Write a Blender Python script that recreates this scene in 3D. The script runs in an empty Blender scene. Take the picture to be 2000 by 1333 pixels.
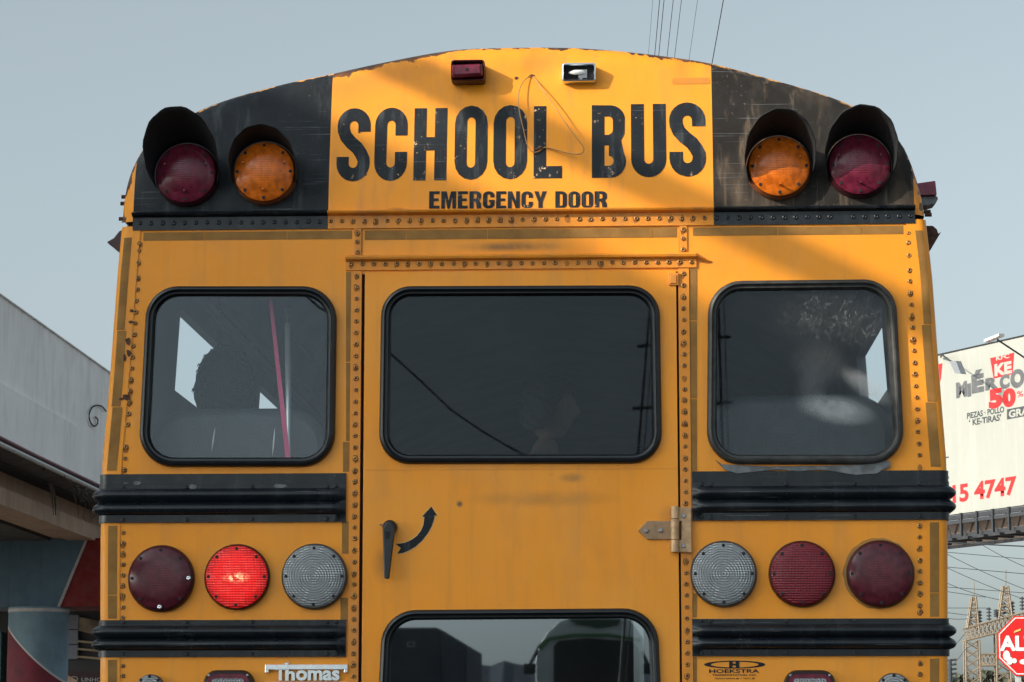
import bpy, bmesh, math, random
from mathutils import Vector, Matrix
random.seed(7)
R = math.radians
scene = bpy.context.scene
COL = scene.collection
# ------------------------------------------------------------------ camera, sky, sun, exposure
F_PX, YAW, PITCH = 5190.0, 0.0472, 0.1521
CAM = Vector((0.33, -7.65, 1.15))
cy, sy, cp, sp = math.cos(YAW), math.sin(YAW), math.cos(PITCH), math.sin(PITCH)
FW = Vector((-sy*cp, cy*cp, sp)); RT = Vector((cy, sy, 0)); UP = RT.cross(FW)
cam = bpy.data.cameras.new('camera'); cam_o = bpy.data.objects.new('camera', cam); COL.objects.link(cam_o)
m = Matrix((RT, UP, -FW)).transposed().to_4x4(); m.translation = CAM
cam_o.matrix_world = m
cam.sensor_width = 36; cam.lens = F_PX/2000*36; cam.clip_end = 20000; cam.clip_start = 0.1
scene.camera = cam_o
SUNV = Vector((-0.80, -0.50, 0.416)).normalized()       # towards the sun
world = bpy.data.worlds.new('World'); scene.world = world; world.use_nodes = True
nt = world.node_tree; bg = nt.nodes['Background']
sky = nt.nodes.new('ShaderNodeTexSky'); sky.sky_type = 'NISHITA'; sky.sun_disc = False
sky.sun_elevation = math.asin(SUNV.z); sky.sun_rotation = math.atan2(SUNV.x, SUNV.y)
sky.dust_density = 2.5; sky.air_density = 1.0; sky.ozone_density = 1.0
hs = nt.nodes.new('ShaderNodeHueSaturation'); hs.inputs['Saturation'].default_value = 0.26
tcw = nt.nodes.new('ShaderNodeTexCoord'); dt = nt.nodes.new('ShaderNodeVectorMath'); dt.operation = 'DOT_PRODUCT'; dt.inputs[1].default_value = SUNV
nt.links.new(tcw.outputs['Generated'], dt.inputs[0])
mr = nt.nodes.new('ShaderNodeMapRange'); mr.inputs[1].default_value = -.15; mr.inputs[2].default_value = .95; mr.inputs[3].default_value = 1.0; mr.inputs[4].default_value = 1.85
nt.links.new(dt.outputs['Value'], mr.inputs[0])           # glow added on the sun's side of the sky to lift the shaded bus
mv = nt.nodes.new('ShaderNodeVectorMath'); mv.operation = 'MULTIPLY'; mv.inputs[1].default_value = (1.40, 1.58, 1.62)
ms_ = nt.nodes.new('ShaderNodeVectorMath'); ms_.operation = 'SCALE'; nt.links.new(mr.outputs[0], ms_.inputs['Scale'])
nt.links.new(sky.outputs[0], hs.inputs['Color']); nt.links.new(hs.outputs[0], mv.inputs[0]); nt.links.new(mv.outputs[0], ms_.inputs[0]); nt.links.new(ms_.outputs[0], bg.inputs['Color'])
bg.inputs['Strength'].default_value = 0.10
sun = bpy.data.lights.new('sun', 'SUN'); sun.energy = 4.9; sun.angle = R(0.53); sun.color = (1, .90, .76)
sun_o = bpy.data.objects.new('sun', sun); COL.objects.link(sun_o)
sun_o.rotation_euler = (-SUNV).to_track_quat('-Z', 'Y').to_euler()
scene.render.engine = 'CYCLES'
scene.view_settings.view_transform = 'Standard'; scene.view_settings.look = 'None'
scene.view_settings.exposure = 0.0; scene.view_settings.gamma = 1.0

def ray(px, py): return (FW*F_PX + RT*(px-1000) - UP*(py-666.5)).normalized()
def P(px, py, Y=0.0):                     # where the photo's pixel meets the vertical plane y = Y
    d = ray(px, py); return CAM + d*((Y-CAM.y)/d.y)
def PX(px, py, X):
    d = ray(px, py); return CAM + d*((X-CAM.x)/d.x)
def zc(py, Y=0.0): return P(1025, py, Y).z
S = 0.00148                               # metres per photo pixel on the bus rear

# ------------------------------------------------------------------ materials
def nodes(name):
    mt = bpy.data.materials.new(name); mt.use_nodes = True
    return mt, mt.node_tree, mt.node_tree.nodes['Principled BSDF']
def N(t, kind, **kw):
    n = t.nodes.new(kind)
    for k, v in kw.items():
        if k.startswith('i_'): n.inputs[k[2:].replace('_', ' ')].default_value = v
        else: setattr(n, k, v)
    return n
def noise(t, scale, stretch=(1, 1, 1), detail=4, rough=.6, coord=None):
    tc = t.nodes.new('ShaderNodeTexCoord'); mp = t.nodes.new('ShaderNodeMapping')
    mp.inputs['Scale'].default_value = stretch
    t.links.new(coord or tc.outputs['Object'], mp.inputs[0])
    n = t.nodes.new('ShaderNodeTexNoise'); n.inputs['Scale'].default_value = scale
    n.inputs['Detail'].default_value = detail; n.inputs['Roughness'].default_value = rough
    t.links.new(mp.outputs[0], n.inputs['Vector']); return n.outputs['Fac']
def ramp(t, src, a, b, lo=0., hi=1.):
    n = t.nodes.new('ShaderNodeMapRange'); n.interpolation_type = 'SMOOTHSTEP'
    n.inputs[1].default_value = a; n.inputs[2].default_value = b; n.inputs[3].default_value = lo; n.inputs[4].default_value = hi
    t.links.new(src, n.inputs[0]); return n.outputs[0]
def math_(t, op, a, b=None):
    n = t.nodes.new('ShaderNodeMath'); n.operation = op
    for i, v in enumerate((a, b)):
        if v is None: continue
        if isinstance(v, (int, float)): n.inputs[i].default_value = v
        else: t.links.new(v, n.inputs[i])
    return n.outputs[0]
def mix(t, fac, a, b):
    n = t.nodes.new('ShaderNodeMix'); n.data_type = 'RGBA'
    if isinstance(fac, (int, float)): n.inputs[0].default_value = fac
    else: t.links.new(fac, n.inputs[0])
    for i, v in ((6, a), (7, b)):
        if isinstance(v, tuple): n.inputs[i].default_value = (*v[:3], 1)
        else: t.links.new(v, n.inputs[i])
    return n.outputs[2]
def bump(t, b, h, strength=.3, dist=.002):
    n = t.nodes.new('ShaderNodeBump'); n.inputs['Strength'].default_value = strength; n.inputs['Distance'].default_value = dist
    t.links.new(h, n.inputs['Height']); t.links.new(n.outputs[0], b.inputs['Normal'])
def paint(name, base, rough=.45, dirt=(.16, .13, .10), streak=.25, mott=.25, spots=(), spec=.4, metal=0, speck=True, bumpy=.15, worn=None, scale=1.0, chips=None, peach=False, scratch=0):
    mt, t, b = nodes(name)
    dark = tuple(c*.72 for c in base)
    c = mix(t, ramp(t, noise(t, 1.7*scale), .35, .7, 0, mott), base, dark)
    if peach: c = mix(t, ramp(t, noise(t, 2.6, (1, 1, .7), 5, .6), .42, .66, 0, .55), c, (base[0]*.95, base[1]*1.10, base[2]*3.5))
    c = mix(t, ramp(t, noise(t, 9*scale, (1, 1, .35)), .45, .75, 0, mott*.7), c, dirt)
    c = mix(t, ramp(t, noise(t, 26*scale, (1, 1, .045), 5, .65), .51, .70, 0, streak), c, dirt)
    if scratch:
        k = ramp(t, noise(t, 7, (.35, 1, 45), 3, .5), .66, .69); c = mix(t, math_(t, 'MULTIPLY', math_(t, 'MULTIPLY', k, scratch), ramp(t, noise(t, 4), .45, .6)), c, (.22, .23, .24))
        k = ramp(t, noise(t, 120, detail=5, rough=.7), .66, .69, 0, scratch); c = mix(t, math_(t, 'MULTIPLY', k, ramp(t, noise(t, 5), .5, .62)), c, (.30, .30, .29))
    if speck: c = mix(t, ramp(t, noise(t, 90*scale, detail=2), .76, .80, 0, .55), c, tuple(x*.35 for x in dirt))
    for (cx, cyy, rx, rz, st) in spots:
        tc = t.nodes.new('ShaderNodeTexCoord'); q = P(cx, cyy)
        mp = t.nodes.new('ShaderNodeMapping'); mp.vector_type = 'POINT'
        sx, sz = 1/(rx*S), 1/(rz*S)
        mp.inputs['Location'].default_value = (-q.x*sx, 0, -q.z*sz); mp.inputs['Scale'].default_value = (sx, 0, sz)
        t.links.new(tc.outputs['Object'], mp.inputs[0])
        ln = t.nodes.new('ShaderNodeVectorMath'); ln.operation = 'LENGTH'; t.links.new(mp.outputs[0], ln.inputs[0])
        k = math_(t, 'MULTIPLY', ramp(t, ln.outputs['Value'], 1.0, .1, 0, st), ramp(t, noise(t, 18, detail=5), .3, .65, .45, 1))
        c = mix(t, k, c, (.06, .055, .04))
    if worn: c = worn(t, c)
    if chips:                              # chips in the letters show what lies below
        k = ramp(t, noise(t, 60, detail=6, rough=.7), chips[0], chips[0]+.03); k2 = ramp(t, noise(t, 7, detail=2), .50, .66)
        c = mix(t, math_(t, 'MULTIPLY', k, k2), c, chips[1])
    t.links.new(c, b.inputs['Base Color'])
    b.inputs['Roughness'].default_value = rough; b.inputs['Metallic'].default_value = metal
    b.inputs['Specular IOR Level'].default_value = spec
    t.links.new(ramp(t, noise(t, 12*scale), .3, .7, rough*.8, min(1, rough*1.25)), b.inputs['Roughness'])
    if bumpy: bump(t, b, noise(t, 5*scale, detail=3), bumpy, .012)
    return mt
def plain(name, base, rough=.5, metal=0, spec=.5, var=.2, scale=10, coat=0):
    mt, t, b = nodes(name)
    c = mix(t, ramp(t, noise(t, scale), .3, .7, 0, 1), base, tuple(x*(1-var) for x in base))
    t.links.new(c, b.inputs['Base Color']); b.inputs['Roughness'].default_value = rough
    b.inputs['Metallic'].default_value = metal; b.inputs['Specular IOR Level'].default_value = spec
    b.inputs['Coat Weight'].default_value = coat; b.inputs['Coat Roughness'].default_value = .15
    return mt
YEL = (.90, .31, .012)
def edge_rust(t, c):
    at = t.nodes.new('ShaderNodeAttribute'); at.attribute_name = 'edge'
    e = at.outputs['Fac']
    n = noise(t, 16, (1, 1, 1), 5, .65)
    tx_ = t.nodes.new('ShaderNodeTexCoord'); sq_ = t.nodes.new('ShaderNodeSeparateXYZ'); t.links.new(tx_.outputs['Object'], sq_.inputs[0])
    thr = ramp(t, e, .0, .040, .43, .80)
    thr = math_(t, 'SUBTRACT', thr, math_(t, 'MULTIPLY', .10, ramp(t, math_(t, 'ABSOLUTE', math_(t, 'SUBTRACT', sq_.outputs[0], P(760, 120).x)), .26, .10)))
    k = math_(t, 'GREATER_THAN', n, thr)
    c = mix(t, k, c, (.05, .026, .016))
    k2 = math_(t, 'MULTIPLY', ramp(t, e, .16, .02, 0, .5), ramp(t, noise(t, 6, (1, 1, .5)), .4, .65))
    return mix(t, k2, c, (.50, .17, .03))
def edge_black(t, c):
    at = t.nodes.new('ShaderNodeAttribute'); at.attribute_name = 'edge'; e = at.outputs['Fac']
    n = noise(t, 22, (1, 1, 1), 6, .7)
    k = math_(t, 'GREATER_THAN', n, ramp(t, e, .0, .03, .47, .82))
    return mix(t, k, c, (.70, .30, .06))
SPOTS = ((1118, 934, 34, 13, .55), (898, 985, 9, 9, .95), (1060, 975, 190, 22, .30), (1000, 482, 130, 14, .75), (1010, 462, 70, 9, .6),
         (748, 1100, 26, 50, .45), (1318, 1010, 40, 35, .35), (775, 412, 32, 8, .95))
M = {}
M['yellow'] = paint('school bus yellow paint', YEL, .42, spots=SPOTS, streak=.09, mott=.22, peach=True, bumpy=.3)
M['yellow_cap'] = paint('weathered yellow paint of the roof cap', (.92, .325, .015), .5, spots=SPOTS[-1:], streak=.28, mott=.22, worn=edge_rust, bumpy=.35, dirt=(.50, .20, .06))
M['yellow_rail'] = paint('yellow trim paint', (.78, .27, .022), .45, streak=.25, mott=.35)
M['black'] = paint('black paint', (.007, .010, .014), .30, dirt=(.055, .062, .07), streak=.28, mott=.16, scratch=.7, spec=.38, speck=False, bumpy=.2)
M['black_cap'] = paint('weathered black paint', (.010, .013, .017), .55, dirt=(.07, .075, .08), streak=.5, mott=.2, scratch=.8, spec=.25, speck=False, worn=edge_black)
M['black_dusty'] = paint('dusty sun bleached black paint', (.024, .021, .019), .75, dirt=(.15, .108, .075), streak=.9, mott=.75, speck=False, worn=edge_black, spec=.2, scratch=.9, chips=(.64, (.30, .27, .24)), bumpy=.5)
M['letter'] = paint('black lettering', (.009, .012, .016), .55, dirt=(.075, .08, .088), streak=.8, mott=.2, spec=.25, scratch=.5, speck=False, bumpy=0, chips=(.60, (.80, .55, .35)))
M['tape'] = plain('aged reflective tape', (.33, .165, .045), .5, spec=.15, var=.3, scale=14)
M['rubber'] = plain('black rubber gasket', (.009, .011, .014), .36, var=.4, scale=30)
M['rubber_dusty'] = plain('dusty rubber gasket', (.05, .048, .045), .5, var=.6, scale=30)
M['dark'] = plain('dark gap', (.012, .011, .012), .8)
M['rust'] = plain('rusty metal', (.10, .045, .025), .8, var=.7, scale=60)
M['rivet'] = plain('rivet head', (.50, .24, .07), .35, metal=.35, var=.6, scale=120)
M['rivet_black'] = plain('black rivet head', (.03, .036, .045), .3, metal=.3, var=.5, scale=120)
M['rivet_hole'] = plain('rivet centre', (.035, .018, .012), .7, var=.5, scale=120)
M['chrome'] = plain('chrome', (.70, .74, .78), .16, metal=1, var=.12, scale=60)
M['steel'] = plain('zinc bolt', (.42, .42, .42), .35, metal=.9, var=.4, scale=90)
M['hinge'] = plain('tan painted hinge', (.62, .38, .20), .42, metal=.2, var=.35, scale=50)
M['hood_in'] = plain('matt black hood', (.012, .015, .018), .75, var=.3)
M['sealant'] = plain('grey sealant', (.18, .19, .20), .75, var=.5, scale=35)
M['white_edge'] = plain('pale decal edge', (.75, .55, .32), .6, var=.2)
M['wire'] = plain('yellowed wire', (.50, .25, .08), .5)
M['bulb'] = plain('bulb', (.8, .8, .78), .2, coat=1)
M['liner'] = plain('grey interior lining', (.25, .265, .30), .6, var=.25, scale=4)
M['seat'] = plain('dark grey seat vinyl', (.035, .042, .052), .45, var=.3, scale=20)
M['floor'] = plain('dark floor', (.03, .03, .032), .8)
M['pole'] = plain('brushed pole', (.55, .58, .58), .3, metal=.6, var=.2)
M['pink'] = plain('faded pink strap', (.62, .06, .17), .6, var=.2)
M['skin'] = plain('skin', (.40, .25, .19), .5, var=.12, scale=40)
M['hair'] = plain('black hair', (.004, .004, .004), .6, var=.5, scale=60)
M['shirt'] = plain('dark shirt', (.03, .033, .04), .8, var=.3)
M['side_paint'] = M['yellow']

def lens(name, col, kind, emit=None, rough=.22):
    mt, t, b = nodes(name)
    tc = t.nodes.new('ShaderNodeTexCoord'); sp_ = t.nodes.new('ShaderNodeSeparateXYZ'); t.links.new(tc.outputs['Object'], sp_.inputs[0])
    x, z = sp_.outputs[0], sp_.outputs[2]
    r = math_(t, 'SQRT', math_(t, 'ADD', math_(t, 'MULTIPLY', x, x), math_(t, 'MULTIPLY', z, z)))
    rings = math_(t, 'SINE', math_(t, 'ADD', math_(t, 'MULTIPLY', r, 820 if kind == 'rings' else 500), math_(t, 'MULTIPLY', noise(t, 26, detail=2), 7)))
    gx = math_(t, 'SINE', math_(t, 'MULTIPLY', x, 1500)); gz = math_(t, 'SINE', math_(t, 'MULTIPLY', z, 900))
    grid = math_(t, 'ADD', math_(t, 'MULTIPLY', gx, .5), gz)
    n = noise(t, 45, detail=3)
    if kind == 'rings':
        h = math_(t, 'ADD', math_(t, 'MULTIPLY', rings, ramp(t, noise(t, 34, detail=2), .35, .65, .2, 1)), math_(t, 'MULTIPLY', grid, ramp(t, noise(t, 22), .4, .6, .2, .9)))
    elif kind == 'grid': h = grid
    else:
        inner = ramp(t, r, .040, .038)
        h = math_(t, 'MULTIPLY', math_(t, 'ADD', gx, gz), inner)
    v = math_(t, 'ADD', h, math_(t, 'MULTIPLY', n, 1.2))
    lo, hi = tuple(c*.45 for c in col), tuple(min(1, c*1.9+.01) for c in col)
    f = ramp(t, v, -1.2, 2.0) if kind != 'smooth' else ramp(t, n, .35, .65, .25, .6)
    c = mix(t, f, lo, hi)
    if kind == 'smooth':
        c = mix(t, math_(t, 'MULTIPLY', ramp(t, r, .055, .030, 0, .5), ramp(t, h, -1, 1)), c, hi)
        c = mix(t, ramp(t, noise(t, 30, (1, 1, .3)), .5, .8, 0, .28), c, tuple(.6*q_+.04 for q_ in col))
    if kind == 'rings':
        sparkle = ramp(t, math_(t, 'MULTIPLY', h, noise(t, 25, detail=3)), .34, .80)  # glints painted into the clear lens colour
        c = mix(t, sparkle, c, (.75, .78, .80))
    t.links.new(c, b.inputs['Base Color']); b.inputs['Roughness'].default_value = rough
    b.inputs['Coat Weight'].default_value = .12; b.inputs['Coat Roughness'].default_value = .12; b.inputs['Specular IOR Level'].default_value = .3
    if kind != 'smooth': bump(t, b, h, .5, .0012)
    else: bump(t, b, h, .15, .0008)
    if emit:
        # the bulb behind the prisms: a hot off-centre filament in a red field
        mp = t.nodes.new('ShaderNodeMapping'); mp.inputs['Location'].default_value = (-.004*1, 0, .004); t.links.new(tc.outputs['Object'], mp.inputs[0])
        mp.inputs['Rotation'].default_value = (0, R(-35), 0); mp.inputs['Scale'].default_value = (1, 0, 2.4)
        ln = t.nodes.new('ShaderNodeVectorMath'); ln.operation = 'LENGTH'; t.links.new(mp.outputs[0], ln.inputs[0])
        hot = math_(t, 'MULTIPLY', ramp(t, ln.outputs['Value'], .048, .004), ramp(t, math_(t, 'ADD', noise(t, 70, detail=4), math_(t, 'MULTIPLY', h, .06)), .40, .60))
        field = mix(t, ramp(t, v, -1.0, 2.2), (.38, .001, .001), (1.0, .012, .008))
        field = mix(t, ramp(t, r, .055, .092, 0, .75), field, (.10, .001, .002))
        field = mix(t, ramp(t, noise(t, 18, detail=3), .5, .7, 0, .5), field, (.45, .002, .003))
        field = mix(t, ramp(t, math_(t, 'MULTIPLY', math_(t, 'ADD', gx, gz), noise(t, 60)), .80, 1.05, 0, .8), field, (1.0, .28, .24))
        e = mix(t, hot, field, (1.0, .62, .32))
        t.links.new(e, b.inputs['Emission Color'])
        t.links.new(math_(t, 'ADD', .95, math_(t, 'MULTIPLY', hot, .7)), b.inputs['Emission Strength'])
    return mt
M['lens_dark'] = lens('dark red lens', (.070, .006, .014), 'smooth')
M['lens_red'] = lens('ribbed red lens', (.13, .006, .014), 'grid')
M['lens_lit'] = lens('lit red lens', (.25, .004, .004), 'grid', emit=True)
M['lens_clear'] = lens('clear prismatic lens', (.17, .178, .185), 'rings')
M['lens_amber'] = lens('amber lens', (.60, .115, .004), 'smooth')
M['lens_maroon'] = lens('faded maroon lens', (.12, .008, .026), 'smooth')
M['lens_rim'] = plain('maroon rim', (.05, .010, .014), .4, var=.4, scale=40)
M['amber_rim'] = plain('amber rim', (.22, .07, .025), .45, var=.4, scale=40)
M['grey_rim'] = plain('grey rim', (.06, .065, .07), .4, var=.4, scale=40)
M['lens_white'] = plain('white ribbed lens', (.55, .56, .58), .3, var=.6, scale=90)

def glass(name, refl, tint=(.8, .84, .86), dust=.03, dustcol=(.5, .5, .5), smear=None):
    mt, t, b = nodes(name); t.nodes.remove(b)
    out = [n for n in t.nodes if n.type == 'OUTPUT_MATERIAL'][0]
    tr = t.nodes.new('ShaderNodeBsdfTransparent'); tr.inputs[0].default_value = (*tint, 1)
    gl = t.nodes.new('ShaderNodeBsdfGlossy'); gl.inputs['Roughness'].default_value = .012; gl.inputs[0].default_value = (.80, .90, 1, 1)
    df = t.nodes.new('ShaderNodeBsdfDiffuse'); df.inputs[0].default_value = (*dustcol, 1)
    m1 = t.nodes.new('ShaderNodeMixShader'); m1.inputs[0].default_value = refl
    t.links.new(tr.outputs[0], m1.inputs[1]); t.links.new(gl.outputs[0], m1.inputs[2])
    m2 = t.nodes.new('ShaderNodeMixShader'); t.links.new(m1.outputs[0], m2.inputs[1]); t.links.new(df.outputs[0], m2.inputs[2])
    k = ramp(t, noise(t, 3, detail=5), .3, .75, dust*.5, dust*1.5)
    sp2 = ramp(t, noise(t, 130, detail=1), .74, .80, 0, min(.5, dust*3))
    k = math_(t, 'ADD', k, sp2)
    if smear: k = math_(t, 'ADD', k, smear(t))
    t.links.new(k, m2.inputs[0]); t.links.new(m2.outputs[0], out.inputs[0])
    return mt
def blob(t, px, py, rx, rz, st, rot=0, th=(1.0, .2), ns=(6, .35, .6)):
    tc = t.nodes.new('ShaderNodeTexCoord'); q = P(px, py)
    a = t.nodes.new('ShaderNodeVectorMath'); a.operation = 'SUBTRACT'; a.inputs[1].default_value = q; t.links.new(tc.outputs['Object'], a.inputs[0])
    mp = t.nodes.new('ShaderNodeMapping'); mp.vector_type = 'TEXTURE'; mp.inputs['Rotation'].default_value = (0, R(rot), 0)
    mp.inputs['Scale'].default_value = (rx*S, 1000, rz*S); t.links.new(a.outputs[0], mp.inputs[0])
    ln = t.nodes.new('ShaderNodeVectorMath'); ln.operation = 'LENGTH'; t.links.new(mp.outputs[0], ln.inputs[0])
    return math_(t, 'MULTIPLY', ramp(t, ln.outputs['Value'], th[0], th[1], 0, st), ramp(t, noise(t, ns[0], detail=3), ns[1], ns[2], .55, 1))
def right_smear(t):
    s = blob(t, 1635, 800, 90, 34, .62, rot=10, ns=(9, .3, .62))
    s = math_(t, 'ADD', s, blob(t, 1692, 755, 70, 26, .50, rot=35, ns=(9, .3, .62)))
    s = math_(t, 'ADD', s, blob(t, 1600, 710, 70, 55, .10, rot=20))
    s = math_(t, 'ADD', s, blob(t, 1585, 770, 40, 60, .10))
    # dried spray in the upper corner, lit where the sun reaches it
    d = math_(t, 'MULTIPLY', blob(t, 1665, 615, 185, 75, .9, ns=(14, .3, .6)), math_(t, 'ADD', ramp(t, noise(t, 100, (1, 1, .8), 6, .8), .50, .66, .03, .30), ramp(t, noise(t, 150, detail=1), .70, .76, 0, .45)))
    return math_(t, 'ADD', s, d)
M['glass_left'] = glass('left rear pane', .050, (.95, .97, .99), .006)
M['glass_mid'] = glass('door upper pane', .026, (.6, .66, .70), .010)
M['glass_right'] = glass('right rear pane', .028, (.9, .93, .94), .010, smear=right_smear)
M['glass_low'] = glass('door lower pane', .20, (.35, .38, .40), .012)
M['glass_side'] = glass('side pane', .04, (.92, .95, .96), .01)

# ------------------------------------------------------------------ mesh helpers
class MB:
    def __init__(s): s.bm = bmesh.new()
    def face(s, pts, mi=0):
        try:
            f = s.bm.faces.new([s.bm.verts.new(p) for p in pts]); f.material_index = mi; return f
        except ValueError: return None
    def box(s, a, b, mi=0):
        (x0, y0, z0), (x1, y1, z1) = a, b
        v = [s.bm.verts.new((x, y, z)) for x in (x0, x1) for y in (y0, y1) for z in (z0, z1)]
        for q in ((0, 1, 3, 2), (4, 6, 7, 5), (0, 4, 5, 1), (2, 3, 7, 6), (0, 2, 6, 4), (1, 5, 7, 3)):
            s.bm.faces.new([v[i] for i in q]).material_index = mi
        return s
    def grid(s, rows, close=False, mi=0):
        vs = [[s.bm.verts.new(p) for p in r] for r in rows]
        n = len(vs[0])
        for i in range(len(vs)-1):
            for j in range(n if close else n-1):
                k = (j+1) % n
                try: s.bm.faces.new((vs[i][j], vs[i][k], vs[i+1][k], vs[i+1][j])).material_index = mi
                except ValueError: pass
        return vs
    def tube(s, pts, r, seg=8, caps=True, mi=0):
        pts = [Vector(p) for p in pts]; rows = []
        rr = r if isinstance(r, (list, tuple)) else [r]*len(pts)
        ref = Vector((0.13, .2, 1)).normalized()
        for i, p in enumerate(pts):
            d = (pts[min(i+1, len(pts)-1)] - pts[max(i-1, 0)]).normalized()
            u = d.cross(ref)
            if u.length < .05: u = d.cross(Vector((1, 0, 0)))
            u.normalize(); w = d.cross(u)
            rows.append([p + (u*math.cos(a)+w*math.sin(a))*rr[i] for a in [2*math.pi*k/seg for k in range(seg)]])
        vs = s.grid(rows, True, mi)
        if caps:
            for e in (vs[0][::-1], vs[-1]):
                try: s.bm.faces.new(e).material_index = mi
                except ValueError: pass
        return s
    def lathe(s, c, prof, seg=24, mis=None, up=Vector((0, 0, 1)), ax=Vector((0, -1, 0))):
        c = Vector(c); ax = Vector(ax).normalized(); u = Vector(up); u = (u - ax*u.dot(ax)).normalized(); w = ax.cross(u)
        rows = [[c + ax*h + (u*math.cos(a)+w*math.sin(a))*r for a in [2*math.pi*k/seg for k in range(seg)]] for r, h in prof]
        vs = [[s.bm.verts.new(p) for p in r] for r in rows]
        for i in range(len(vs)-1):
            for j in range(seg):
                k = (j+1) % seg
                s.bm.faces.new((vs[i][j], vs[i][k], vs[i+1][k], vs[i+1][j])).material_index = mis[i] if mis else 0
        for e, mi in ((vs[0][::-1], 0), (vs[-1], (mis[-1] if mis else 0))):
            s.bm.faces.new(e).material_index = mi
        return s
    def plate(s, outer, holes=(), y0=0.0, th=.01, mi=0):
        """outer/holes: lists of (x,z); front face at y0, thickness th behind it"""
        b = bmesh.new(); loops = []
        for lp in [outer]+list(holes):
            vs = [b.verts.new((p[0], y0, p[1])) for p in lp]; loops.append(lp)
            for i in range(len(vs)): b.edges.new((vs[i], vs[(i+1) % len(vs)]))
        bmesh.ops.triangle_fill(b, use_beauty=True, use_dissolve=False, edges=b.edges[:], normal=(0, -1, 0))
        for f in b.faces:
            s.face([v.co.copy() for v in f.verts], mi)
            s.face([v.co + Vector((0, th, 0)) for v in reversed(f.verts)], mi)
        b.free()
        for lp in loops:
            for i in range(len(lp)):
                a, c = lp[i], lp[(i+1) % len(lp)]
                s.face([(a[0], y0, a[1]), (c[0], y0, c[1]), (c[0], y0+th, c[1]), (a[0], y0+th, a[1])], mi)
        bmesh.ops.remove_doubles(s.bm, verts=s.bm.verts, dist=1e-5)
        return s
    def build(s, name, mat, parent=None, origin=None, smooth=False, auto=None, label=None, bevel=0, M4=None):
        if M4 is not None: bmesh.ops.transform(s.bm, matrix=M4, verts=s.bm.verts)
        bmesh.ops.recalc_face_normals(s.bm, faces=s.bm.faces)
        if origin is not None: bmesh.ops.translate(s.bm, vec=-Vector(origin), verts=s.bm.verts)
        me = bpy.data.meshes.new(name); s.bm.to_mesh(me); s.bm.free()
        for mm in (mat if isinstance(mat, (list, tuple)) else [mat]): me.materials.append(mm)
        if smooth or auto:
            me.polygons.foreach_set('use_smooth', [True]*len(me.polygons))
            if auto: me.set_sharp_from_angle(angle=R(auto))
        o = bpy.data.objects.new(name, me); COL.objects.link(o)
        if parent: o.parent = parent
        if origin is not None:
            o.location = Vector(origin) - (wloc(parent) if parent else Vector())
        elif parent:
            o.location = -wloc(parent)
        if label: o['label'] = label
        if bevel:
            bv = o.modifiers.new('bevel', 'BEVEL'); bv.width = bevel; bv.segments = 2; bv.limit_method = 'ANGLE'; bv.angle_limit = R(40)
        return o
def wloc(o):
    v = Vector(o.location)
    while o.parent: o = o.parent; v += Vector(o.location)
    return v
def empty(name, label, cat, loc=(0, 0, 0), group=None):
    o = bpy.data.objects.new(name, None); COL.objects.link(o); o.location = loc; o.empty_display_size = .2
    o['label'] = label; o['category'] = cat
    if group: o['group'] = group
    return o
def tag(o, label, cat, group=None, kind=None):
    if label: o['label'] = label
    if cat: o['category'] = cat
    if group: o['group'] = group
    if kind: o['kind'] = kind
    return o
def struct(o): o['kind'] = 'structure'; return o
def xz(pts, Y=0.0): return [(p.x, p.z) for p in (P(a, b, Y) for a, b in pts)]
def rquad(cs, r, seg=8):
    """rounded corners of a pixel-space or world quad (list of 2-tuples)"""
    out = []; n = len(cs)
    for i in range(n):
        p0, p1, p2 = Vector(cs[i-1]), Vector(cs[i]), Vector(cs[(i+1) % n])
        a = (p0-p1).normalized(); b = (p2-p1).normalized(); ang = a.angle(b)
        tl = min(r/math.tan(ang/2), .49*(p0-p1).length, .49*(p2-p1).length)
        s, e = p1+a*tl, p1+b*tl
        ctr = p1+(a+b).normalized()*(r/math.sin(ang/2))
        rr = (s-ctr).length
        for k in range(seg+1):
            q = (s-ctr).lerp(e-ctr, k/seg)
            a0 = math.atan2((s-ctr).y, (s-ctr).x); a1 = math.atan2((e-ctr).y, (e-ctr).x)
            d = (a1-a0+math.pi) % (2*math.pi)-math.pi
            th = a0+d*k/seg; out.append((ctr.x+rr*math.cos(th), ctr.y+rr*math.sin(th)))
    return out
def offset(poly, d):
    n = len(poly); area = sum(poly[i][0]*poly[(i+1) % n][1]-poly[(i+1) % n][0]*poly[i][1] for i in range(n))
    sg = 1 if area > 0 else -1; out = []
    for i in range(n):
        a, b, c = Vector(poly[i-1]), Vector(poly[i]), Vector(poly[(i+1) % n])
        e = ((b-a).normalized()+(c-b).normalized())
        if e.length < 1e-6: e = c-b
        e.normalize(); out.append((b.x-e.y*sg*d, b.y+e.x*sg*d))
    return out
def loop_y(poly, y): return [(x, y, z) for x, z in poly]
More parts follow.
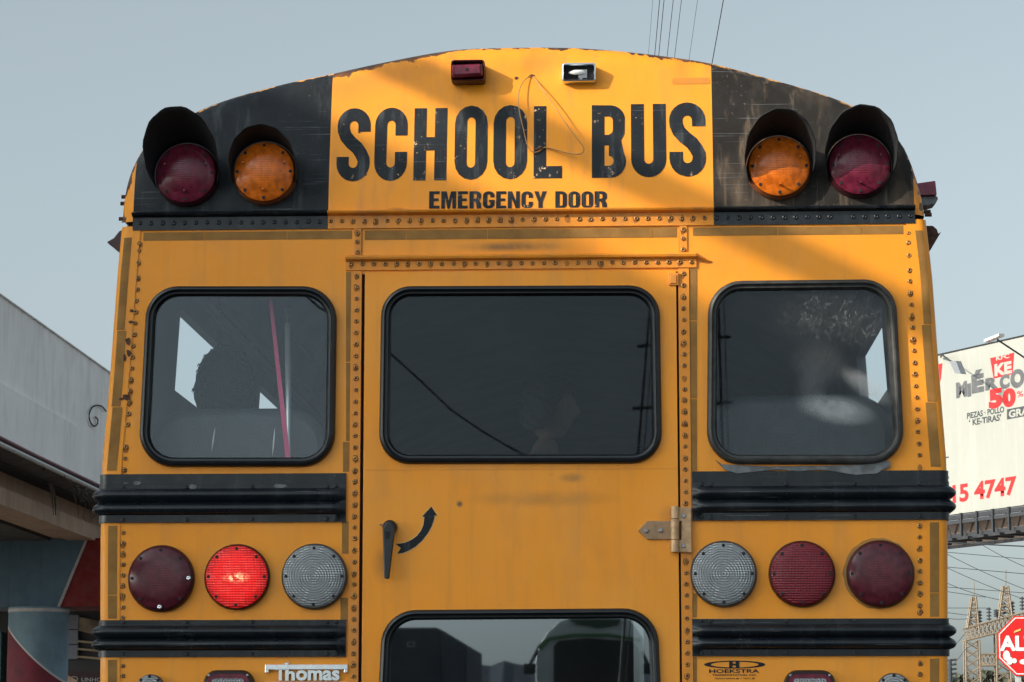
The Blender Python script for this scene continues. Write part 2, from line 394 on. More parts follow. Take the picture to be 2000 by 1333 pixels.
def text_mb(body, w, h, bold=.0, shear=0.0, space=1.0, depth=.0):
    """built-in font turned into a mesh, scaled to w x h, in the xz-plane starting at the origin, thickness depth"""
    cu = bpy.data.curves.new('t', 'FONT'); cu.body = body; cu.offset = bold; cu.shear = shear; cu.space_character = space
    cu.fill_mode = 'FRONT' if depth == 0 else 'BOTH'; cu.extrude = 0 if depth == 0 else .5; cu.resolution_u = 4
    o = bpy.data.objects.new('t', cu); COL.objects.link(o)
    dg = bpy.context.evaluated_depsgraph_get(); me = bpy.data.meshes.new_from_object(o.evaluated_get(dg))
    mb = MB(); mb.bm.from_mesh(me); bpy.data.objects.remove(o); bpy.data.curves.remove(cu); bpy.data.meshes.remove(me)
    xs = [v.co.x for v in mb.bm.verts]; ys = [v.co.y for v in mb.bm.verts]
    x0, x1, y0, y1 = min(xs), max(xs), min(ys), max(ys)
    for v in mb.bm.verts:
        x, y, z = v.co; v.co = ((x-x0)/(x1-x0)*w, -(z)*depth if depth else 0, (y-y0)/(y1-y0)*h)
    return mb

# ------------------------------------------------------------------ ground and road
g = MB(); g.grid([[(x, y, 0) for x in (-6000, -60, 60, 6000)] for y in (-6000, -80, 120, 6000)])
struct(g.build('ground', plain('dusty ground', (.20, .17, .14), .95, var=.3, scale=.3)))
g = MB(); g.grid([[(x, y, .004) for x in (-5.2, 8.5)] for y in range(-120, 160, 20)])
struct(g.build('road', plain('asphalt', (.055, .055, .058), .85, var=.35, scale=3)))
g = MB()
for y in range(-100, 140, 8): g.box((1.9, y, .008), (2.02, y+3, .009))
struct(g.build('road_marking', plain('white road paint', (.6, .6, .58), .7, var=.3)))
for x0, x1 in ((-5.5, -5.2), (8.5, 8.8)):
    g = MB(); g.box((x0, -120, .001), (x1, 160, .13)); struct(g.build('kerb', plain('concrete kerb', (.32, .31, .29), .9)))
# far mountains behind the camera, seen mirrored in the door's lower pane
ms = [(-800, 1330), (300, 1335), (640, 1322), (760, 1320), (830, 1318), (905, 1309), (935, 1298), (958, 1301), (985, 1291), (1008, 1297), (1040, 1302), (1090, 1300), (1200, 1308), (1400, 1315), (2400, 1330)]
g = MB(); rows = [[], [], []]
for px, py in ms:
    q = P(px, py, 5000); rows[0].append((q.x, -5400, -1)); rows[1].append((q.x, -5000, q.z)); rows[2].append((q.x, -4500, -1))
g.grid(rows); struct(g.build('mountains', plain('blue grey hills', (.10, .12, .14), 1, var=.2, scale=.002)))

# ================================================================== THE SCHOOL BUS
BUS = empty('school_bus', 'weathered yellow school bus seen from behind, black rub rails and emergency door', 'school bus')
edgeL_px = [(241, 440), (232, 530), (216, 750), (200, 925), (198, 1100), (198, 1333)]
edgeR_px = [(1806, 430), (1818, 530), (1834, 750), (1848, 918), (1849, 1100), (1849, 1333)]
def edge_tab(tab): return sorted([(P(a, b, .02).z, P(a, b, .02).x) for a, b in tab])
EL, ER = edge_tab(edgeL_px), edge_tab(edgeR_px)
def interp(tab, z):
    if z <= tab[0][0]: return tab[0][1]
    for (a, b), (c, d) in zip(tab, tab[1:]):
        if z <= c: return b+(d-b)*(z-a)/(c-a)
    return tab[-1][1]
def Xe(side, z): return interp(EL if side < 0 else ER, z)
RC = .022; FLAT = .036
def path(side, z, off=0.0, yend=.35, start=None):
    """points from the rear face round the corner onto the side wall, pushed out by off"""
    xe = Xe(side, z); pts = []
    xi = start if start is not None else xe - side*(RC+FLAT)
    n = 2 if start is None else 24
    for k in range(n): pts.append((xi+(xe-side*RC-xi)*k/n, -off))
    for k in range(7):
        a = math.pi/2*k/6; pts.append((xe-side*RC+side*(RC+off)*math.sin(a), RC-(RC+off)*math.cos(a)))
    pts.append((xe+side*off, yend)); return pts
Z0, ZB = zc(413), .62
zr = [ZB+(zc(436)-ZB)*k/24 for k in range(25)]
for s in (-1, 1):
    mb = MB(); mb.grid([[(x, y, z) for x, y in path(s, z, .003)] for z in zr])
    mb.build('corner_post', M['yellow'], BUS, auto=50)
# rear panels with window holes
LW = [(288, 560), (659, 560), (654, 913), (270, 913)]
RW = [(1383, 550), (1748, 546), (1768, 908), (1380, 908)]
MW = [(745, 560), (1288, 558), (1294, 907), (740, 908)]
DW = [(747, 1192), (1284, 1188), (1302, 1600), (728, 1600)]
def hole(q, r=66): return offset(xz(rquad(q, r)), .012)
def side_panel(s, wq):
    ztop = zc(436); zs = [ZB, zc(1100), zc(925), zc(750), zc(530), ztop]
    outer = [(Xe(s, z)-s*(RC+.02), z) for z in zs]
    xin = P(704 if s < 0 else 1330, 800).x
    outer += [(xin, ztop), (xin, ZB)]
    return MB().plate(outer, [hole(wq)], 0, .025)
PL_ = side_panel(-1, LW).build('rear_panel', M['yellow'], BUS)
PR_ = side_panel(1, RW).build('rear_panel', M['yellow'], BUS)
# header panel over the door, dark door surround
xl, xr = P(704, 800).x, P(1330, 800).x
MB().plate([(xl+.001, zc(436)), (xr-.001, zc(436)), (xr-.001, zc(533)), (xl+.001, zc(533))], (), .001, .024).build('header_panel', M['yellow'], BUS)
mb = MB(); mb.plate([(xl+.0005, zc(533)), (xr-.0005, zc(533)), (xr-.0005, ZB), (xl+.0005, ZB)], [hole(MW, 60), offset(xz(rquad(DW, 70)), .012)], .018, .02)
mb.build('door_surround', M['dark'], BUS)
# door
dl = lambda y: P(716+(705-716)*(y-530)/660, y).x
dr = lambda y: P(1322+(1325-1322)*(y-530)/660, y).x
xdl, xdr = (dl(530)+dl(1190))/2, (dr(530)+dr(1190))/2
door_out = rquad([(xdl, zc(531)), (xdr, zc(531)), (xdr, ZB+.02), (xdl, ZB+.02)], .008, 3)
mb = MB(); mb.plate(door_out, [hole(MW, 60), hole(DW, 70)], -.006, .02)
DOOR = mb.build('emergency_door', M['yellow'], BUS, bevel=.002)
mb = MB(); mb.box((xdl+.004, -.0068, zc(918)), (xdr-.004, -.0058, zc(916.8))); mb.build('door_seam', M['yellow_rail'], DOOR)
# riveted door posts
POSTS = {}
for px in (690, 1337):
    w = P(px+15, 900).x-P(px-13, 900).x
    xc_ = (P(698.6 if px < 1000 else 1338.6, 460).x+P(689 if px < 1000 else 1338, 1300).x)/2
    x0, x1 = (xc_-.016, xdl-.010) if px < 1000 else (xdr+.006, xc_+.016)
    mb = MB(); mb.box((x0, -.004, ZB), (x1, -.0005, zc(528))); mb.build('door_post', M['yellow_rail'], BUS); POSTS[px] = bpy.context.scene.collection.objects[-1]
def rivets(name, pts, y, parent, mats, r0=.0076):
    mb = MB()
    for (x, z) in pts:
        if random.random() < .35 and parent is not None and mats[0].name == 'rivet head':
            rr_ = r0*random.uniform(1.05, 1.4); k = 9; x_o, z_o = random.uniform(-.001, .001), random.uniform(-.004, -.0005)
            mb.face([(x+x_o+rr_*math.cos(a)*random.uniform(.7, 1.1), y-.0006, z+z_o+rr_*1.2*math.sin(a)*random.uniform(.7, 1.2)) for a in [2*math.pi*i/k for i in range(k)]], 2)
        if random.random() < .02: continue
        r = r0*random.uniform(.86, 1.08); x += random.uniform(-.0008, .0008); z += random.uniform(-.001, .001)
        mb.lathe((x, y, z), [(r, -.0005), (r*.95, .0022), (r*.62, .0042), (r*.36, .0040), (r*.30, .0014)], 10, [0, 0, 0, 1, 1])
    return mb.build(name, mats, parent, smooth=True)
M['rust_halo'] = plain('brown grime round rivets', (.48, .17, .02), .8, var=.6, scale=60)
RY, RB = [M['rivet'], M['rivet_hole'], M['rust_halo']], [M['rivet_black'], M['rivet_hole'], M['rust_halo']]
def merge(dst, src):
    off = len(dst.data.materials)
    for mm in src.data.materials: dst.data.materials.append(mm)
    bm = bmesh.new(); bm.from_mesh(dst.data); n0 = len(bm.faces); bm.from_mesh(src.data); bm.faces.ensure_lookup_table()
    for f in bm.faces[n0:]: f.material_index += off
    bm.to_mesh(dst.data); bm.free(); bpy.data.objects.remove(src)
def prow(p0, p1, step):
    L = math.dist(p0, p1); n = max(1, round(L/step)); return xz([(p0[0]+(p1[0]-p0[0])*k/n, p0[1]+(p1[1]-p0[1])*k/n) for k in range(n+1)])
for xa, ya, xb in ((698.2, 539, 689), (1338.4, 536, 1338)):
    x = (P(xa, ya).x + P(xb, 1320).x)/2
    pts = [(x, q[1]) for q in prow((xa, ya), (xb, 1500), 22.3)]
    merge(POSTS[690 if xa < 1000 else 1337], rivets('rivet_row', pts, -.004, BUS, RY))
    mb = MB(); mb.box((x-.009, -.0038, zc(496)), (x+.012, .0, zc(441))); hst = mb.build('header_strap', M['yellow_rail'], BUS)
    merge(hst, rivets('rivet_row', [(x+.001, zc(v)) for v in (453, 470, 491)], -.004, BUS, RY))
merge(PL_, rivets('rivet_row', xz([(272, 476), (271, 489), (270, 513), (270, 543)]) + prow((268.5, 566), (243, 918), 22), -.0005, BUS, RY))
merge(PL_, rivets('rivet_row', prow((241, 1041), (240, 1207), 21.5), -.0005, BUS, RY))
merge(PL_, rivets('rivet_row', prow((240, 1301), (240, 1400), 21.5), -.0005, BUS, RY))
merge(PR_, rivets('rivet_row', xz([(1775, 456), (1775, 475), (1776, 500), (1777, 528)]) + prow((1777, 550), (1797, 912), 22), -.0005, BUS, RY))
merge(PR_, rivets('rivet_row', prow((1796, 1027), (1797, 1183), 22)+xz([(1797, 1195)]), -.0005, BUS, RY))
merge(PR_, rivets('rivet_row', prow((1797, 1296), (1797, 1400), 21.5), -.0005, BUS, RY))
# header moulding over the door and the long rail under the cap
def moulding(name, x0, x1, top, bot, out, mat, parent=BUS, lip=7):
    prof = [(0, zc(top)), (-out*.75, zc(top+1)), (-out, zc(top+lip*.55)), (-out*.9, zc(top+lip)), (-out*.45, zc(top+lip+2.5)), (-.006, zc(top+lip+3.5)), (-.0055, zc(bot)), (0, zc(bot)-.0004)]
    mb = MB(); mb.grid([[(x, y, z) for y, z in prof] for x in [x0+(x1-x0)*k/8 for k in range(9)]])
    for x in (x0, x1): mb.face([(x, y, z) for y, z in prof])
    return mb.build(name, mat, parent, auto=40)
HM_ = moulding('header_moulding', P(676, 510).x, P(1360, 510).x, 497, 526, .022, M['yellow_rail'], lip=9)
merge(HM_, rivets('rivet_row', prow((686, 517), (1350, 513), 21.9), -.0055, BUS, RY))
mb = MB(); a, b_ = P(1360, 503), P(1391, 511); mb.face([(a.x, -.005, a.z), (a.x, -.02, a.z), (b_.x, -.003, b_.z), (b_.x, 0, b_.z)]); mb.face([(a.x, -.005, a.z-.004), (b_.x, 0, b_.z-.003), (b_.x, -.003, b_.z-.003), (a.x, -.02, a.z-.004)]); mb.build('drip_tail', M['yellow_rail'], BUS)
xa, xb, xc2, xd = P(260, 430).x, P(641, 430).x, P(1394, 430).x, P(1787, 430).x
CR1 = moulding('cap_rail', xa, xb-.0005, 409, 444, .028, M['black'])
CR2 = moulding('cap_rail', xb, xc2, 409, 444, .028, M['yellow_rail'])
CR3 = moulding('cap_rail', xc2+.0005, xd, 409, 444, .028, M['black'])
zrow = zc(430)
n = 68; xsr = [P(274, 434).x+(P(1778, 427).x-P(274, 434).x)*k/n for k in range(n+1)]
merge(CR1, rivets('rivet_row', [(x, zrow) for x in xsr if x < xb], -.0055, BUS, RB))
merge(CR2, rivets('rivet_row', [(x, zrow) for x in xsr if xb < x < xc2], -.0055, BUS, RY))
merge(CR3, rivets('rivet_row', [(x, zrow) for x in xsr if x > xc2], -.0055, BUS, RB))
# reflective tape
def tape(pts, y=-.0012):
    lp = xz(pts); mb = MB(); mb.plate(lp, (), y, .0008); mb.build('reflective_tape', M['tape'], BUS)
def tape_row(x0, x1, ya, yb, cuts, y=-.0012):
    xs = [x0]+list(cuts)+[x1]
    z0, z1 = zc(ya), zc(yb)
    for a, b in zip(xs, xs[1:]):
        p, q = P(a+.6, ya).x, P(b-.6, ya).x
        mb = MB(); mb.plate([(p, z0), (q, z0), (q, z1), (p, z1)], (), y, .0008); mb.build('reflective_tape', M['tape'], BUS)
tape_row(280, 688, 448, 464, (399, 561)); tape_row(712, 1322, 448, 466, (793, 952, 1113, 1274), -.0006); tape_row(1353, 1764, 448, 464, (1519, 1682))
for a, b, c, d in ((676, 532, 688, 707), (676, 709, 687, 862), (670, 864, 685, 922), (668, 1019, 686, 1082), (665, 1168, 682, 1213)):
    tape([(a, b), (c, b), (c, d), (a, d)])
for a, b, c, d in ((1345, 525, 1361, 626), (1345, 628, 1361, 778), (1345, 780, 1361, 920), (1345, 1160, 1361, 1206), (1346, 1284, 1361, 1400)):
    tape([(a, b), (c, b), (c, d), (a, d)], -.0015)
def corner_tape(s, ya, yb, u0, u1):
    z0, z1 = zc(ya), zc(yb); mb = MB(); rows = []
    for k in range(9):
        z = z0+(z1-z0)*k/8; xe = Xe(s, z); rows.append([])
        for j in range(5):
            u = u0+(u1-u0)*j/4
            x = xe-s*u; y = -.0042
            if u < RC: a = math.asin(1-u/RC); y = RC-(RC+.0042)*math.cos(a); x = xe-s*RC+s*(RC+.0042)*math.sin(a)
            rows[-1].append((x, y, z))
    mb.grid(rows); mb.build('reflective_tape', M['tape'], BUS, smooth=True)
for s in (-1, 1):
    corner_tape(s, 458, 640, .013, .034); corner_tape(s, 641.5, 790, .015, .040); corner_tape(s, 791.5, 916, .018, .046)
    corner_tape(s, 1024, 1160, .024, .050); corner_tape(s, 1161.5, 1207, .024, .050); corner_tape(s, 1288, 1400, .024, .050)
# torn tape and chipped edge on the left corner
mb = MB()
for (cx, cyy, w, h) in ((258, 608, 5, 5), (257, 630, 6, 4), (251, 668, 7, 11), (252, 690, 6, 9), (248, 776, 8, 9), (238, 780, 6, 4), (244, 700, 4, 12)):
    q = P(cx, cyy); k = random.randint(7, 9)
    mb.plate([(q.x+S*w*math.cos(a)*random.uniform(.5, 1.1), q.z+S*h*math.sin(a)*random.uniform(.5, 1.1)) for a in [2*math.pi*i/k for i in range(k)]], (), -.0052, .0006)
mb.build('rust_chips', M['rust'], BUS)
# ribbed black rub rails
def rail(s, start_px, ztab):
    top, lip, r1a, r1b, r2a, r2b, bot = [zc(v) for v in ztab]
    start = P(start_px, (ztab[0]+ztab[-1])/2).x
    zs = [top, top-.0006, lip+.0004, lip-.0004]
    def bulge(a, b): return [a+(b-a)*k/8 for k in range(9)]
    B = .020
    prof = [(top, .004), (top-.0005, .0065), (lip+.0006, .0065), (lip, .0085), (r1a+.001, .0085)]
    prof += [(r1a+(r1b-r1a)*k/8, .0085+B*math.sin(math.pi*k/8)**.62) for k in range(1, 8)] + [((r1b+r2a)/2, .0085)]
    prof += [(r2a+(r2b-r2a)*k/8, .0085+B*math.sin(math.pi*k/8)**.62) for k in range(1, 8)] + [(r2b, .0085), (bot+.0006, .0085), (bot, .004)]
    rows = []
    for z, o in prof:
        pts = path(s, z, 0, 3.0, start); xe = Xe(s, z); row = []
        base = path(s, z, o, 3.0, start)
        for (x, y), (bx, by) in zip(base, path(s, z, .0085, 3.0, start)):
            f = min(1, abs(x-start)/.045) if y < 0 else 1
            f = max(0, f*1.25-.25); f = math.sqrt(max(0, 1-(1-f)**2))
            if o > .0085: row.append((bx+(x-bx)*f, by+(y-by)*f, z))
            else: row.append((x, y, z))
        # finer samples near the start of the ribs
        extra = []
        for u in (.012, .02, .03, .045):
            f = max(0, min(1, u/.045)*1.25-.25); f = math.sqrt(max(0, 1-(1-f)**2))
            off = .0085+(o-.0085)*f if o > .0085 else o
            extra.append((start+s*u, -off, z))
        row = [row[0]]+extra+[p for p in row[1:] if abs(p[0]-start) > .05]
        rows.append(row)
    mb = MB(); mb.grid(rows); mb.face([r[0] for r in rows]+[(start, 0, prof[-1][0]), (start, 0, prof[0][0])])
    return mb.build('rub_rail', M['black'], BUS, auto=60)
ZT_A = (923, 944, 953, 977, 980, 1004, 1019); ZT_B = (1210, 1219, 1222, 1245, 1247, 1270, 1283)
RAILS = {}
for s, px in ((-1, 676), (1, 1352)):
    RAILS[s, 0] = rail(s, px, ZT_A); RAILS[s, 1] = rail(s, px, ZT_B)
sc = []
for xs_ in ((242, 366, 494, 640, 657), (1371, 1388, 1536, 1669, 1797)):
    for x in xs_:
        for y in ((949, 1013) if True else ()): sc.append((P(x, y).x, zc(y)))
        for y in (1214.5, 1277): sc.append((P(x, y).x, zc(y)))
for s in (-1, 1):
    for k in (0, 1): merge(RAILS[s, k], rivets('rail_screws', [p for p in sc if (p[0] > 0) == (s > 0) and (p[1] < zc(1100)) == (k == 1)], -.0085, BUS, RB, .0062))
mb = MB()
for cx, cyy, w, h in ((378, 952, 9, 6), (548, 950, 14, 5), (268, 944, 9, 4), (247, 945, 6, 2)):
    q = P(cx, cyy); mb.plate([(q.x+S*w*math.cos(a)*random.uniform(.6, 1.1), q.z+S*h*math.sin(a)*random.uniform(.6, 1.1)) for a in [2*math.pi*i/9 for i in range(9)]], (), -.0092, .0006)
mb.build('paint_chips', M['sealant'], BUS)

# ---- the domed cap
out_px = [(241, 432), (243, 400), (250, 362), (263, 325), (285, 286), (318, 252), (372, 226), (450, 195), (560, 165), (641, 148), (750, 124), (870, 102), (960, 96),
          (1100, 95), (1200, 101), (1300, 112), (1394, 127), (1500, 155), (1600, 184), (1665, 209), (1725, 243), (1765, 290), (1787, 345), (1800, 392), (1805, 425)]
RR = .05
def lean(z): return .085*max(0, (z-Z0)/.47)**1.4
OUT = []
for a, b in out_px:
    Y = .05
    for _ in range(4): q = P(a, b, Y); Y = lean(q.z)+RR
    OUT.append(Vector((q.x, q.z)))
# smooth the outline with a Catmull-Rom spline
def cr(pts, n=6):
    out = []
    for i in range(len(pts)-1):
        p0, p1, p2, p3 = pts[max(i-1, 0)], pts[i], pts[i+1], pts[min(i+2, len(pts)-1)]
        for k in range(n):
            t = k/n; out.append(.5*((2*p1)+(p2-p0)*t+(2*p0-5*p1+4*p2-p3)*t*t+(3*p1-p0-3*p2+p3)*t**3))
    return out+[pts[-1]]
OUTS = cr(OUT)
def seg_d(p, a, b):
    ab = b-a; t = max(0, min(1, (p-a).dot(ab)/max(ab.length_squared, 1e-12))); return (p-(a+ab*t)).length
def edist(x, z): p = Vector((x, z)); return min(seg_d(p, a, b) for a, b in zip(OUTS, OUTS[1:]))
def dent(x, z):
    q = P(1040, 130); d = ((x-q.x)/.05)**2+((z-q.z)/.022)**2; return .006*math.exp(-d)
def capY(x, z, e=None):
    e = edist(x, z) if e is None else e
    y = lean(z)+dent(x, z)
    if e < RR: y += RR-math.sqrt(max(0, RR*RR-(RR-e)**2))
    return y
def ztop(x):
    best = None
    for a, b in zip(OUTS, OUTS[1:]):
        if min(a.x, b.x) <= x <= max(a.x, b.x) and abs(b.x-a.x) > 1e-9:
            z = a.y+(b.y-a.y)*(x-a.x)/(b.x-a.x); best = z if best is None else max(best, z)
    return best if best is not None else Z0
def cap_part(x0, x1, n, name, mat):
    mb = MB(); rows = []; m_ = 26; ed = []
    for i in range(n+1):
        x = x0+(x1-x0)*i/n; zt = ztop(x); r = []
        for j in range(m_+1):
            t = j/m_; t = 1-(1-t)**1.6; z = (Z0-.02)+(zt-Z0+.02)*t
            e = edist(x, z) if j < m_ else 0
            r.append((x, capY(x, z, e), z)); ed.append(e)
        rows.append(r)
    mb.grid(rows); o = mb.build(name, mat, BUS, smooth=True)
    at = o.data.attributes.new('edge', 'FLOAT', 'POINT')
    for v in o.data.vertices: at.data[v.index].value = edist(v.co.x, v.co.z)
    return o
xL, xR = OUT[0].x, OUT[-1].x
cap_part(xL+.001, xa, 10, 'cap_corner', M['yellow_cap'])
cap_part(xa, xb, 30, 'cap_side_panel', M['black_cap'])['label'] = 'black left cap panel with streaks'
cap_part(xb, xc2, 60, 'cap_centre_panel', M['yellow_cap'])
cap_part(xc2, xd, 30, 'cap_side_panel', M['black_dusty'])['label'] = 'dusty sun bleached black right cap panel'
cap_part(xd, xR-.001, 10, 'cap_corner', M['yellow_cap'])
# roof shell and lining
def shell(name, off, mat, y0f, yend=10.5):
    rows = []
    base = offset([(p.x, p.y) for p in OUTS], 0)
    pts = []
    for i, p in enumerate(OUTS):
        a, b = OUTS[max(i-1, 0)], OUTS[min(i+1, len(OUTS)-1)]; d = (b-a).normalized(); nrm = Vector((d.y, -d.x))
        pts.append(p+nrm*off)
    ys = [None, 1, 2, 4, 7, yend]
    for y in ys: rows.append([(p.x, (lean(q.y)+(RR if y0f is None else y0f) if y is None else y), p.y) for p, q in zip(pts, OUTS)])
    mb = MB(); mb.grid(rows); return mb.build(name, mat, BUS, smooth=True)
shell('roof', 0, M['yellow_cap'], None)
shell('ceiling_lining', .035, M['liner'], .03)
# lettering on the cap: own condensed gothic glyphs
def arc(cx, cz, r, a0, a1, n=8, sz=1): return [(cx+r*math.cos(R(a0+(a1-a0)*k/n)), cz+sz*r*math.sin(R(a0+(a1-a0)*k/n))) for k in range(n+1)]
def stroke(pts, w, wz=None):
    L, Rr = [], []
    for i, p in enumerate(pts):
        a, b = Vector(pts[max(i-1, 0)]), Vector(pts[min(i+1, len(pts)-1)]); d = (b-a).normalized()
        nx, nz = -d.y, d.x
        k = w/2
        L.append((p[0]+nx*k, p[1]+nz*(wz or w)/2)); Rr.append((p[0]-nx*k, p[1]-nz*(wz or w)/2))
    return L+Rr[::-1]
# glyph box: width 1, height 2.05 ; W = stroke
def glyph(ch):
    W = .37; H = 2.05; r = .5-W/2; h = W/2
    rw = .36
    if ch == 'O': return [arc(.5, H-.5, .5, 0, 180)+arc(.5, .5, .5, 180, 360)], [arc(.5, H-.46, .5-W, 0, 180)+arc(.5, .46, .5-W, 180, 360)]
    if ch == 'C': return [stroke([(1-h, 1.26)]+arc(.5, H-.5, r, 0, 180, 12)+arc(.5, .5, r, 180, 360, 12)+[(1-h, .80)], W)], []
    if ch == 'G': return [stroke([(1-h, 1.32)]+arc(.5, H-.5, r, 0, 180, 12)+arc(.5, .5, r, 180, 360, 12)+[(1-h, 1.02)], W), [(.52, 1.03), (1, 1.03), (1, .76), (.52, .76)]], []
    if ch == 'U': return [stroke([(h, H)]+arc(.5, .5, r, 180, 360, 14)+[(1-h, H)], W)], []
    if ch == 'S':
        p = [(1-h, 1.38)]+arc(.5, H-.5, r, 0, 180, 12)+[(h+.01, 1.42), (h+.08, 1.25), (.42, 1.08), (.62, .92), (1-h-.08, .76), (1-h, .60)]+arc(.5, .5, r, 0, -180, 12)+[(h, .68)]
        return [stroke(p, W)], []
    if ch == 'H': return [[(0, 0), (W, 0), (W, .84), (1-W, .84), (1-W, 0), (1, 0), (1, H), (1-W, H), (1-W, 1.22), (W, 1.22), (W, H), (0, H)]], []
    if ch == 'L': return [[(0, 0), (.84, 0), (.84, .34), (W, .34), (W, H), (0, H)]], []
    if ch == 'E': return [[(0, 0), (.84, 0), (.84, .34), (W, .34), (W, .88), (.76, .88), (.76, 1.2), (W, 1.2), (W, H-.34), (.84, H-.34), (.84, H), (0, H)]], []
    if ch == 'B':
        o = [(0, 0), (.52, 0)]+arc(.55, .45, .45, -90, 30, 8)+[(.86, 1.04)]+[(.96, 1.22)]+arc(.55, H-.44, .43, 10, 90, 8)+[(0, H)]
        return [o], [[(W, .33), (.50, .33)]+arc(.50, .47, .14, -90, 90, 6)[1:]+[(.50, .90), (W, .90)], [(W, 1.2), (.50, 1.2)]+arc(.50, 1.34, .12, -90, 0, 4)[1:]+arc(.50, 1.60, .12, 0, 90, 4)+[(W, 1.72)]]
    if ch == 'D':
        return [[(0, 0), (.5, 0)]+arc(.5, .5, .5, -90, 0, 8)[1:]+arc(.5, H-.5, .5, 0, 90, 8)+[(0, H)]], [[(W, .33), (.48, .33)]+arc(.48, .48, .15, -90, 0, 5)[1:]+arc(.48, H-.48, .15, 0, 90, 5)+[(W, H-.33)]]
    if ch == 'R':
        return [[(0, 0), (W, 0), (W, .84), (.48, .84), (.56, .6), (.62, 0), (1, 0), (.96, .6), (.82, .98), (.97, 1.2)]+arc(.52, H-.45, .46, 0, 90, 8)+[(0, H)]], [[(W, 1.16), (.50, 1.16), (.62, 1.28), (.62, 1.60), (.50, 1.74), (W, 1.74)]]
    if ch == 'M': return [[(0, 0), (.32, 0), (.32, 1.4), (.52, .0), (.72, .0), (.92, 1.4), (.92, 0), (1.24, 0), (1.24, H), (.80, H), (.62, .95), (.44, H), (0, H)]], []
    if ch == 'N': return [[(0, 0), (.33, 0), (.33, 1.2), (.68, 0), (1, 0), (1, H), (.68, H), (.68, .85), (.35, H), (0, H)]], []
    if ch == 'Y': return [[(.32, 0), (.68, 0), (.68, .8), (1.02, H), (.66, H), (.5, 1.25), (.34, H), (-.02, H), (.32, .8)]], []
    return [], []
def lettering(name, items, mat, grow=0, y=-.0012, parent=BUS):
    """items: (char, x0px, x1px, ytop, ybot) ; placed on the cap surface"""
    mb = MB()
    for ch, a, b, yt, yb in items:
        outs, holes_ = glyph(ch); gw = 1.24 if ch == 'M' else (.84 if ch in 'LE' else 1.0)
        Yc = lean(zc((yt+yb)/2)); q0, q1 = P(a, yb, lean(zc(yb))), P(b, yt, lean(zc(yt)))
        mp = lambda p: (q0.x+p[0]/gw*(q1.x-q0.x), q0.z+p[1]/2.05*(q1.z-q0.z))
        for k, o in enumerate(outs):
            t = MB(); lp = [mp(p) for p in o]; hl = [[mp(p) for p in h] for h in holes_]
            if grow: lp = offset(lp, -grow)
            if k and len(outs) > 1: yy = y-.0003
            else: yy = y
            t.plate(lp, hl, yy, .0006)
            for f in t.bm.faces:
                pass
            bmesh.ops.subdivide_edges(t.bm, edges=[e for e in t.bm.edges if e.calc_length() > .03], cuts=2)
            bmesh.ops.triangulate(t.bm, faces=t.bm.faces[:])
            for v in t.bm.verts: v.co.y += lean(v.co.z)+dent(v.co.x, v.co.z)
            me = bpy.data.meshes.new('tmp'); t.bm.to_mesh(me); t.bm.free(); mb.bm.from_mesh(me); bpy.data.meshes.remove(me)
    return mb.build(name, mat, parent)
T1 = [('S', 656, 725, 211, 355), ('C', 730, 797, 210, 354), ('H', 807, 874, 211, 353), ('O', 887, 953, 206, 352), ('O', 963, 1030, 205, 351), ('L', 1042, 1098, 207, 349),
      ('B', 1156, 1222, 205, 348), ('U', 1233, 1300, 203, 347), ('S', 1308, 1377, 200, 346)]
lettering('lettering', T1, M['letter'])['label'] = 'SCHOOL BUS in worn black condensed capitals'
ws = [('E', 22), ('M', 31), ('E', 21), ('R', 25), ('G', 24), ('E', 21), ('N', 25), ('C', 24), ('Y', 25), (' ', 12), ('D', 24), ('O', 24), ('O', 24), ('R', 26)]
x = 838; tot = sum(w for _, w in ws)+3*13; T2 = []
kf = (1186-838)/tot
for c, w in ws:
    if c != ' ': T2.append((c, x, x+w*kf, 374, 408))
    x += (w+3)*kf
lettering('lettering', T2, M['letter'])['label'] = 'EMERGENCY DOOR in small black capitals'

# ---- window gaskets and panes
def gasket(q, r, mat, name, parent):
    o = xz(rquad(q, r, 10)); prof = [(0, 0, -.0), (.0015, -.010), (.005, -.017), (.012, -.019), (.016, -.012), (.018, -.010), (.023, -.010), (.027, -.002), (.029, .008), (.029, .03)]
    prof = [(0, .0)]+prof[1:]
    rows = [loop_y(offset(o, d), y-.004) for d, y in prof]
    mb = MB(); mb.grid(rows, True); return mb.build(name, mat, parent, auto=50), offset(o, .0285)
def window(q, r, gmat, rmat, parent):
    gk, inner = gasket(q, r, rmat, 'window', parent)
    mb = MB(); mb.face(loop_y(inner, .006)); mb.build('pane', gmat, gk)
    return gk
window(LW, 66, M['glass_left'], M['rubber'], BUS)
window(RW, 66, M['glass_right'], M['rubber_dusty'], BUS)
window(MW, 60, M['glass_mid'], M['rubber'], DOOR)
window(DW, 70, M['glass_low'], M['rubber'], DOOR)
# sealant under the right window
up = [(1395, 898), (1410, 908), (1500, 912), (1600, 911), (1690, 908), (1722, 900), (1738, 902)]
dn = [(1738, 914), (1725, 918), (1712, 926), (1670, 929), (1640, 924), (1600, 918), (1560, 922), (1520, 918), (1480, 922), (1440, 926), (1415, 918)]
MB().plate(xz(up+dn), (), -.0095, .003).build('sealant_smear', M['sealant'], BUS, bevel=.001)

